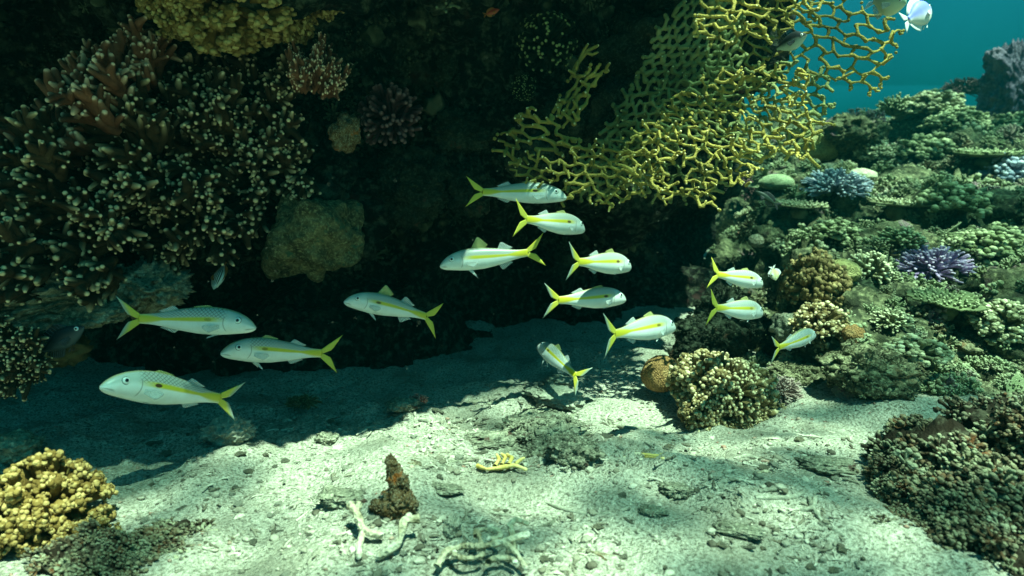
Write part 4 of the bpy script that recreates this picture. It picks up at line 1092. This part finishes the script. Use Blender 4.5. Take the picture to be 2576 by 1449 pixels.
# ------------------------------------------------------------------ finger coral and brain coral on the sand
def ground_at(dx, dy):
    r = ray(dx, dy); d = 1.0
    for _ in range(9):
        p = np.array([0, 0, CAM_Z]) + r * d; h = ground_z(p[0], p[1])[0]
        d += (p[2] - h) / max(.05, -r[2]) * .9
    return np.array([0, 0, CAM_Z]) + r * d, d

PROTO[('fingers', 1)] = bush(501, 150, .044, 1.75, 3, 1.3, 6, .3, .16)
cluster('finger_coral', [('cauli_fine', 505, 1775, 965, 1.80, 92, (-.2, -.4, 1), (1, .9, .95)), ('cauli_fine', 506, 1862, 990, 1.82, 88, (.2, -.4, 1), (1, .9, 1)), ('cauli_fine', 507, 1765, 1035, 1.74, 62, (-.2, -.6, 1), (1, .9, .9)),
                         ('fingers', 1, 1822, 990, 1.79, 98, (0, -.5, 1), (1, .9, 1)), ('cauli_fine', 508, 1880, 1050, 1.78, 52, (.3, -.6, 1), (1, .9, .8))],
        'finger', 'big golden finger coral on the sand, below the small goatfish pair')
at('coral_rock', 'clad', 502, 'finger', 1835, 1035, 1.82, 100, 'dark overgrown rock base under the big golden finger coral', (0, 0, 1), (1.2, .8, .62), .3, 'rock')
at('brain_coral', 'brain', 503, 'brain', 1664, 945, 1.92, 52, 'smooth brown brain coral ball half behind the big finger coral', (-.2, -.2, 1), (.95, .95, 1.25), .2)

cluster('reef_rock', [('clad', 541, 1765, 850, 2.30, 70, (0, 0, 1), (1.1, .8, .9)), ('clad', 542, 1830, 815, 2.40, 85, (0, 0, 1), (1, .9, 1)), ('clad', 543, 1740, 900, 2.15, 42, (0, 0, 1), (1.3, .8, .7))],
        'wallgreen', 'dark overgrown rock at the right mouth of the cave behind the plump goatfish', 'rock')
# lower right corner
cluster('coral_mound', [('knobby', 511, 2410, 1255, 1.20, 180, (0, -.2, 1), (1.1, .9, .8)), ('knobby', 512, 2570, 1180, 1.28, 165, (0, -.2, 1), (1, .9, 1)), ('knobby', 513, 2300, 1390, 1.06, 125, (0, -.1, 1), (1.1, .9, .55)),
                       ('knobby', 514, 2540, 1420, 1.02, 180, (0, -.2, 1), (1.1, .9, .7)), ('knobby', 515, 2290, 1250, 1.22, 90, (0, -.2, 1), (1, 1, .9))],
        'knobby', 'dark rusty coral head filling the lower right corner')
# lower left corner
cluster('cauliflower_coral', [('cauli_big', 521, 130, 1275, 1.12, 138, (0, -.35, 1), (1, .9, 1)), ('cauli_big', 522, 10, 1330, 1.06, 120, (-.1, -.4, 1), (1, .9, .95)), ('cauli_big', 523, 210, 1370, 1.06, 80, (.2, -.5, 1), (1, 1, .8))],
        'yellow', 'bright yellow cauliflower coral in the lower left foreground')
cluster('coral_rock', [('knobby', 531, 420, 1400, 1.08, 120, (0, -.1, 1), (1.2, .8, .55)), ('knobby', 534, 250, 1440, 1.0, 120, (0, -.2, 1), (1.2, .8, .6)), ('knobby', 536, 540, 1420, 1.06, 60, (0, 0, 1), (1.3, .8, .5))],
        'knobby', 'dark knobby coral rubble heap right of the bright yellow coral', 'rock')

# ------------------------------------------------------------------ things on the sand
def stone(name, kind, seed, m_, dx, dy, px, label, sq=(1, 1, .6), sink=.3, axis=(0, 0, 1), cat='rock', spin=0.0, group=None):
    p, d = ground_at(dx, dy); r = px * d / FD
    return colony(name, kind, seed, m_, p + np.array([0, 0, r * sq[2] * (1 - sink * 1.6)]), r, label, cat, axis, spin, sq, group)
stone('round_stone', 'bolder', 601, 'sandrock', 580, 1110, 56, 'round pitted stone on shaded sand below the lowest goatfish tail', (1, .9, .72), .2)
stone('flat_stone', 'bolder', 602, 'sandrock', 1395, 1012, 74, 'flat grey stone slab on the sand beneath the steep goatfish', (1, .6, .24), .1, (.12, -.2, 1))
stone('flat_stone', 'bolder', 603, 'sandrock', 1405, 972, 40, 'smaller dark stone just behind the flat grey slab', (1, .7, .35), .1)
cluster('rubble_mound', [('clad', 611, 1370, 1105, ground_at(1370, 1120)[1], 125, (0, 0, 1), (1.1, .8, .38)), ('clad', 612, 1440, 1135, ground_at(1440, 1150)[1], 70, (0, 0, 1), (1, .8, .5)), ('clad', 613, 1250, 1115, ground_at(1250, 1125)[1], 75, (0, 0, 1), (1.3, .8, .3)), ('bolder', 614, 1330, 1065, ground_at(1330, 1075)[1], 70, (0, 0, 1), (1.2, .8, .4))],
        'rubble', 'wide low mound of crumbly coral rubble in the middle of the sunlit sand', 'rock')
cluster('encrusted_stump', [('bolder', 626, 992, 1195, ground_at(1000, 1290)[1], 28, (0, 0, 1), (.7, .7, 1.2)), ('bolder', 621, 1000, 1265, ground_at(1000, 1290)[1], 50, (0, 0, 1), (1, .8, .9)), ('bolder', 622, 1003, 1215, ground_at(1000, 1290)[1], 36, (0, 0, 1), (.8, .7, 1)), ('bolder', 623, 985, 1172, ground_at(1000, 1290)[1], 22, (0, 0, 1), (.7, .7, 1.4)), ('bolder', 624, 1032, 1270, ground_at(1000, 1290)[1], 26, (0, 0, 1), (1, .8, .8)), ('bolder', 625, 958, 1275, ground_at(1000, 1290)[1], 30, (0, 0, 1), (1.2, .8, .6))],
        'rust', 'upright orange encrusted coral stump on the front sand', 'rock')
stone('left_rock', 'bolder', 631, 'ledge', 45, 1150, 62, 'grey brown rock at the left edge behind the yellow cauliflower coral', (1.2, .8, .55), .2).name = 'edge_rock'
stone('rubble_patch', 'bolder', 632, 'rubble', 1012, 1030, 36, 'little heap of rubble with pink red coral on the shade line', (1.2, .9, .45), .2)
stone('red_coral', 'bush', 633, 'pinkred', 1052, 1024, 26, 'pink red coral tuft on little rubble heap at the shade line', (1, 1, .7), .1, cat='coral')
stone('bushy_coral', 'bush_fine', 634, 'brown', 762, 1030, 38, 'dim brown coral tuft on shaded sand behind the round stone', (1.2, 1, .5), .1, cat='coral')
stone('sand_stone', 'bolder', 635, 'rubble', 822, 1110, 26, 'knobby grey stone at the edge of first sunlit patch', (1.1, .9, .6), .3)
stone('sand_stone', 'bolder', 636, 'sandrock', 1140, 1340, 30, 'grey wedge stone in front, between pale antler and stump', (.7, .7, .9), .3, (.5, 0, 1))
stone('rubble_patch', 'bolder', 637, 'rubble', 1700, 1240, 32, 'rough rubble lump on the front sand below pale sticks', (1.3, .9, .5), .3)
stone('rubble_patch', 'bolder', 638, 'rubble', 1640, 1290, 26, 'low rubble lump on sunlit sand, right of the stump', (1.3, .9, .4), .3)
stone('rubble_patch', 'bolder', 639, 'rubble', 1860, 1340, 36, 'long rough rubble lump on the front sand, left of the corner coral mound', (1.6, .8, .35), .2)
stone('rubble_patch', 'bolder', 640, 'rubble', 2080, 1180, 46, 'rubble lump at the foot of the corner coral mound', (1.5, .8, .4), .3)
stone('rubble_patch', 'bolder', 641, 'rubble', 860, 1260, 50, 'rough pale rubble lump left of the orange stump', (1.4, .8, .35), .3)
stone('rubble_patch', 'bolder', 642, 'rubble', 1120, 1235, 30, 'long rubble lump right of the orange stump', (1.6, .8, .4), .3)

def branch(name, m_, paths, px, label, lift=0.010, cat='coral fragment', group=None):
    """dead branch lying on the sand; paths: lists of (dx, dy, height) points"""
    mb = MB(); c0, d0 = ground_at(*paths[0][0][:2]); r = px * d0 / FD
    for i, pth in enumerate(paths):
        pts_ = []
        for x, y, h in pth:
            p, _ = ground_at(x, y); pts_.append(p + [0, 0, lift + h])
        pts_ = np.array(pts_); s_ = np.linspace(0, 1, len(pts_)); q = np.linspace(0, 1, len(pts_) * 6)
        pp_ = np.stack([np.interp(q, s_, pts_[:, c]) for c in range(3)], 1)
        if len(pp_) > 6:
            ker = np.array([.25, .5, .25]); pp_[1:-1] = np.stack([np.convolve(pp_[:, c], ker, 'valid') for c in range(3)], 1)
        k_ = r * (1 if i == 0 else .85) * (1 + .38 * noise(pp_ * 70, 3 + i) + .15 * noise(pp_ * 170, 5 + i)); k_[0] *= 1.2
        tube(mb, pp_ - c0, k_, 0, 1, 9)
    return obj(name, mb, M[m_], loc=c0, label=label, cat=cat, group=group)

branch('coral_antler', 'bone', [[(884, 1331, .035), (900, 1348, .03), (914, 1364, .012), (935, 1368, .008), (957, 1368, .006)], [(907, 1328, .035), (900, 1338, .03), (908, 1356, .018)], [(914, 1366, .01), (905, 1390, .004), (903, 1415, 0)]], 9,
       'bleached forked coral branch standing in front of the orange stump')
branch('coral_antler', 'bone', [[(1054, 1361, .03), (1017, 1366, .03), (1012, 1382, .02), (1003, 1398, .01), (975, 1407, .004), (955, 1414, 0)], [(1020, 1372, .025), (1030, 1362, .035)]], 9,
       'bleached bent coral branch, right of the forked one')
ring = lambda cx, cy_, rx, ry, h, a0=0, a1=2 * math.pi, n=12: [(cx + rx * math.cos(a0 + (a1 - a0) * i / (n - 1)), cy_ + ry * math.sin(a0 + (a1 - a0) * i / (n - 1)), h) for i in range(n)]
branch('coral_antler', 'bone', [[(1100, 1455, .01), (1122, 1432, .02), (1165, 1424, .025), (1215, 1426, .025), (1275, 1418, .03), (1325, 1410, .035)], ring(1228, 1402, 32, 13, .03, -3.5, 1.5), ring(1180, 1436, 36, 13, .02, 0, 3.3),
       [(1265, 1420, .03), (1300, 1436, .02), (1320, 1455, .01)], [(1215, 1426, .02), (1205, 1404, .03), (1198, 1392, .03)], ring(1262, 1448, 34, 12, .012, -3.2, 0), [(1278, 1368, .02), (1296, 1362, .03), (1325, 1358, .02)], [(1284, 1366, .02), (1292, 1384, .008), (1294, 1398, 0)]], 8,
       'largest bleached net coral skeleton at the bottom centre edge')
branch('coral_fragment', 'straw', [[(1202, 1183, 0), (1225, 1192, 0), (1260, 1192, .004), (1295, 1188, .006), (1322, 1192, 0)], [(1245, 1188, .004), (1256, 1175, .008), (1250, 1166, .01)], [(1262, 1188, .006), (1272, 1174, .012), (1262, 1166, .012)], [(1280, 1186, .006), (1288, 1174, .01), (1276, 1166, .01)], [(1296, 1186, .006), (1310, 1176, .008), (1318, 1170, .006)]], 5,
       'bright straw yellow coral fragment with finger twigs on sunlit sand')
sticks = [([(1569, 1150, 0), (1600, 1143, .004), (1625, 1147, 0)], [(1580, 1160, 0), (1615, 1155, 0)], 'bone', 6, 'pale twin sticks right of the rubble mound'),
          ([(1610, 1140, 0), (1650, 1145, 0), (1672, 1141, 0)], [(1625, 1150, 0), (1668, 1152, 0)], 'straw', 6, 'straw coloured sticks lying side by side, far right of rubble mound'),
          ([(1535, 1068, 0), (1570, 1076, .004), (1610, 1078, 0), (1660, 1082, 0)], [(1540, 1075, 0), (1532, 1062, .004)], 'rubble', 6, 'long grey stick in front of the brown brain coral'),
          ([(1085, 1165, 0), (1130, 1160, 0), (1185, 1157, 0)], [(1090, 1172, 0), (1120, 1168, 0)], 'rubble', 6, 'long grey stick left of the straw yellow fragment'),
          ([(1026, 1165, 0), (1055, 1168, 0)], [(1035, 1158, 0), (1055, 1163, 0)], 'darkcoral', 8, 'short dark sticks above right of the orange stump'),
          ([(1897, 1196, 0), (1920, 1187, .004), (1944, 1189, 0)], [(1899, 1198, 0), (1897, 1192, 0)], 'bone', 5, 'small white bone shaped coral piece on the right sand'),
          ([(2035, 1255, .004), (2045, 1285, .008), (2075, 1320, 0), (2120, 1345, 0)], [(2000, 1285, 0), (2045, 1285, .008), (2050, 1262, .01)], 'sandrock', 7, 'grey crossed branch lying left of the corner coral mound'),
          ([(1900, 1250, 0), (1950, 1255, .004), (2000, 1248, 0), (2020, 1238, 0)], [(1910, 1235, 0), (1960, 1230, .004)], 'sandrock', 8, 'thick grey branches half sunk under the white bone shaped piece'),
          ([(1835, 1155, 0), (1880, 1148, .004), (1925, 1160, 0)], [(1850, 1165, 0), (1900, 1158, 0)], 'sandrock', 6, 'grey parallel sticks between finger coral and white bone shaped piece'),
          ([(1370, 1260, 0), (1430, 1287, .004), (1480, 1292, 0), (1535, 1290, 0)], [(1225, 1285, 0), (1280, 1296, 0), (1340, 1290, 0)], 'sandrock', 6, 'long half buried branch across the front sand'),
          ([(1355, 1326, 0), (1385, 1320, .004), (1400, 1308, .006)], [(1350, 1330, 0), (1362, 1320, 0)], 'rubble', 5, 'small curved twig near the bottom, right of centre'),
          ([(1180, 1010, 0), (1230, 1018, .004), (1290, 1005, 0)], [(1195, 1022, 0), (1260, 1025, 0)], 'rubble', 7, 'grey sticks left of the flat grey slab'),
          ([(1460, 1380, 0), (1500, 1395, .004), (1525, 1410, 0)], [(1500, 1395, .004), (1545, 1398, 0)], 'darkcoral', 6, 'dark forked twig on the bottom sand, right of bleached net skeleton')]
for a_, b_, m_, px, lb in sticks: branch('coral_stick', m_, [a_, b_], px * .8, lb, -.002, group='coral sticks scattered on the sand')

# loose rubble: fragments too alike to tell apart
frag = []
for s_ in range(6):
    rg = np.random.default_rng(700 + s_); mb = MB()
    if s_ < 3:
        q = np.linspace(0, 1, 9)[:, None]; c = np.array([[-1, 0, 0]]) * (1 - q) + np.array([[1, 0, 0]]) * q; c = c + .3 * np.sin(q * 3.1) * rg.normal(0, .6, 3) * [1, 1, .3]
        tube(mb, c, .20 * (1 + .35 * noise(c * 3, s_)), 0, 1, 8)
        if s_ > 0: tube(mb, [c[4], c[4] + [.2, .4, .05], c[4] + [.5, .7, .1]], [.18, .16, .13], 0, 1, 7)
    else:
        blob(mb, (0, 0, 0), .8, 3, .5, 1.4, s_ + 20, .5, 4, (1, .75, .5))
    frag.append(mesh_of('rubble_fragment', mb))
rng = np.random.default_rng(91); fm = {}
FL = ['short grey coral stick among loose rubble on the sand', 'grey forked coral stick among loose rubble on the sand', 'pale forked coral stick among loose rubble on the sand',
      'pale chip of broken coral on the sand', 'grey lump of broken coral on the sand', 'brown tinged lump of broken coral on the sand']
FM = ['sandrock', 'rubble', 'bone', 'rubble', 'sandrock', 'ledge']
made = 0
while made < 290:
    dx, dy = rng.uniform(330, 2200), rng.uniform(985, 1449)
    if rng.random() > .35 + .5 * sstep(-.2, .4, noise(np.array([[dx / 170, dy / 60, 3.3]]), 4))[0]: continue
    s_ = int(rng.integers(0, 6))
    if s_ == 2 and rng.random() < .6: continue
    p, d = ground_at(dx, dy); r = (5 + 14 * rng.random() ** 1.8) * d / FD
    o = bpy.data.objects.new('rubble_fragment', frag[s_]); COL.objects.link(o)
    if not frag[s_].materials: frag[s_].materials.append(M[FM[s_]])
    o.matrix_world = mat4(frame((rng.normal(0, .15), rng.normal(0, .15), 1), spin=rng.uniform(0, 6.28)), p + [0, 0, r * .12], r)
    tag(o, FL[s_], 'coral fragment', FL[s_].split(' on the')[0] + ' pieces'); made += 1

# broken coral litter: nobody could count it
mb = MB(); rg = np.random.default_rng(123); parts_ = []
for s_ in range(5):
    m_ = MB(); q = np.linspace(0, 1, 6)[:, None]; c = np.array([[-1, 0, 0]]) * (1 - q) + np.array([[1, 0, 0]]) * q + .35 * np.sin(q * 3.1) * rg.normal(0, .6, 3) * [1, 1, .3]
    tube(m_, c, .17 * (1 + .5 * noise(c * 3, s_)), 0, 1, 6)
    if s_ > 1: tube(m_, [c[2], c[2] + [.25, .35, .08], c[2] + [.5, .65, .1]], [.15, .14, .10], 0, 1, 6)
    if s_ > 3: m_ = MB(); blob(m_, (0, 0, 0), .7, 2, .55, 1.4, 55, .5, 3, (1, .8, .55))
    parts_.append(m_.arrays())
zones = [(850, 1500, 1290, 1455, 520), (1060, 1560, 1050, 1190, 420), (1780, 2140, 1150, 1420, 420), (480, 900, 1180, 1400, 160), (1500, 2000, 1190, 1449, 200), (1180, 1480, 985, 1060, 90), (620, 1100, 1040, 1180, 110), (1640, 2150, 1080, 1180, 160)]
for x0, x1, y0, y1, n in zones:
    for _ in range(int(n * 1.6)):
        dx, dy = rg.uniform(x0, x1), rg.uniform(y0, y1)
        if noise(np.array([[dx / 120, dy / 45, 8.3]]), 4)[0] < rg.uniform(-.7, .35): continue
        p, d = ground_at(dx, dy); r = (4 + 15 * rg.random() ** 2.2) * d / FD
        mb.merge(parts_[rg.integers(0, 5)], frame((rg.normal(0, .22), rg.normal(0, .22), 1), spin=rg.uniform(0, 6.28)), r, p + [0, 0, r * rg.uniform(-.02, .14)], aux=rg.random())
obj('coral_litter', mb, M['litter'], kind='stuff')

# gravel: nobody could count it
mb = MB(); vi, ti = ico(1); n = 9000
xg = rng.uniform(-1.3, 1.7, n); yg = .85 + 2.0 * rng.random(n) ** 1.3; zg = ground_z(xg, yg)
dn = fbm(np.stack([xg * 2.2, yg * 2.2, 0 * xg], 1), 3, 97)
for i in range(n):
    if dn[i] < rng.uniform(-.5, .5): continue
    r = rng.uniform(.0016, .0055) * (1.6 if rng.random() < .08 else 1)
    mb.add((vi * (1 + .3 * rng.normal(0, 1, (len(vi), 1)))) * r * [1, rng.uniform(.5, 1), .6] + [xg[i], yg[i], zg[i] + r * .15], None, ti, 0, rng.random())
obj('gravel', mb, M['gravel'], kind='stuff')

# motes drifting in the water
mb = MB(); vi, ti = ico(1)
for _ in range(320):
    p = P(rng.uniform(300, 2000), rng.uniform(60, 960), rng.uniform(.6, 1.9))
    mb.add(p + vi * rng.uniform(.0002, .0006), None, ti)
obj('drifting_motes', mb, M['sandrock'], kind='stuff')
# ------------------------------------------------------------------ water haze
k = NT('water_haze'); vp = k.n.new('ShaderNodeVolumePrincipled')
vp.inputs['Color'].default_value = (*HAZE_COLOR, 1); vp.inputs['Density'].default_value = HAZE_DENSITY
vp.inputs['Anisotropy'].default_value = 0.2
vp.inputs['Absorption Color'].default_value = (.0, .12, .14, 1)
for l in list(k.out.inputs['Surface'].links): k.l.remove(l)
k.n.remove(k.b); k.l.new(vp.outputs[0], k.out.inputs['Volume'])
hx = np.array([(x, y, z) for x in (-60, 60) for y in (-40, 70) for z in (-1.4, 9.6)], float)
mb = MB(); mb.add(hx, [(0, 1, 3, 2), (4, 6, 7, 5), (0, 4, 5, 1), (2, 3, 7, 6), (0, 2, 6, 4), (1, 5, 7, 3)])
obj('haze', mb, k.m, kind='stuff')
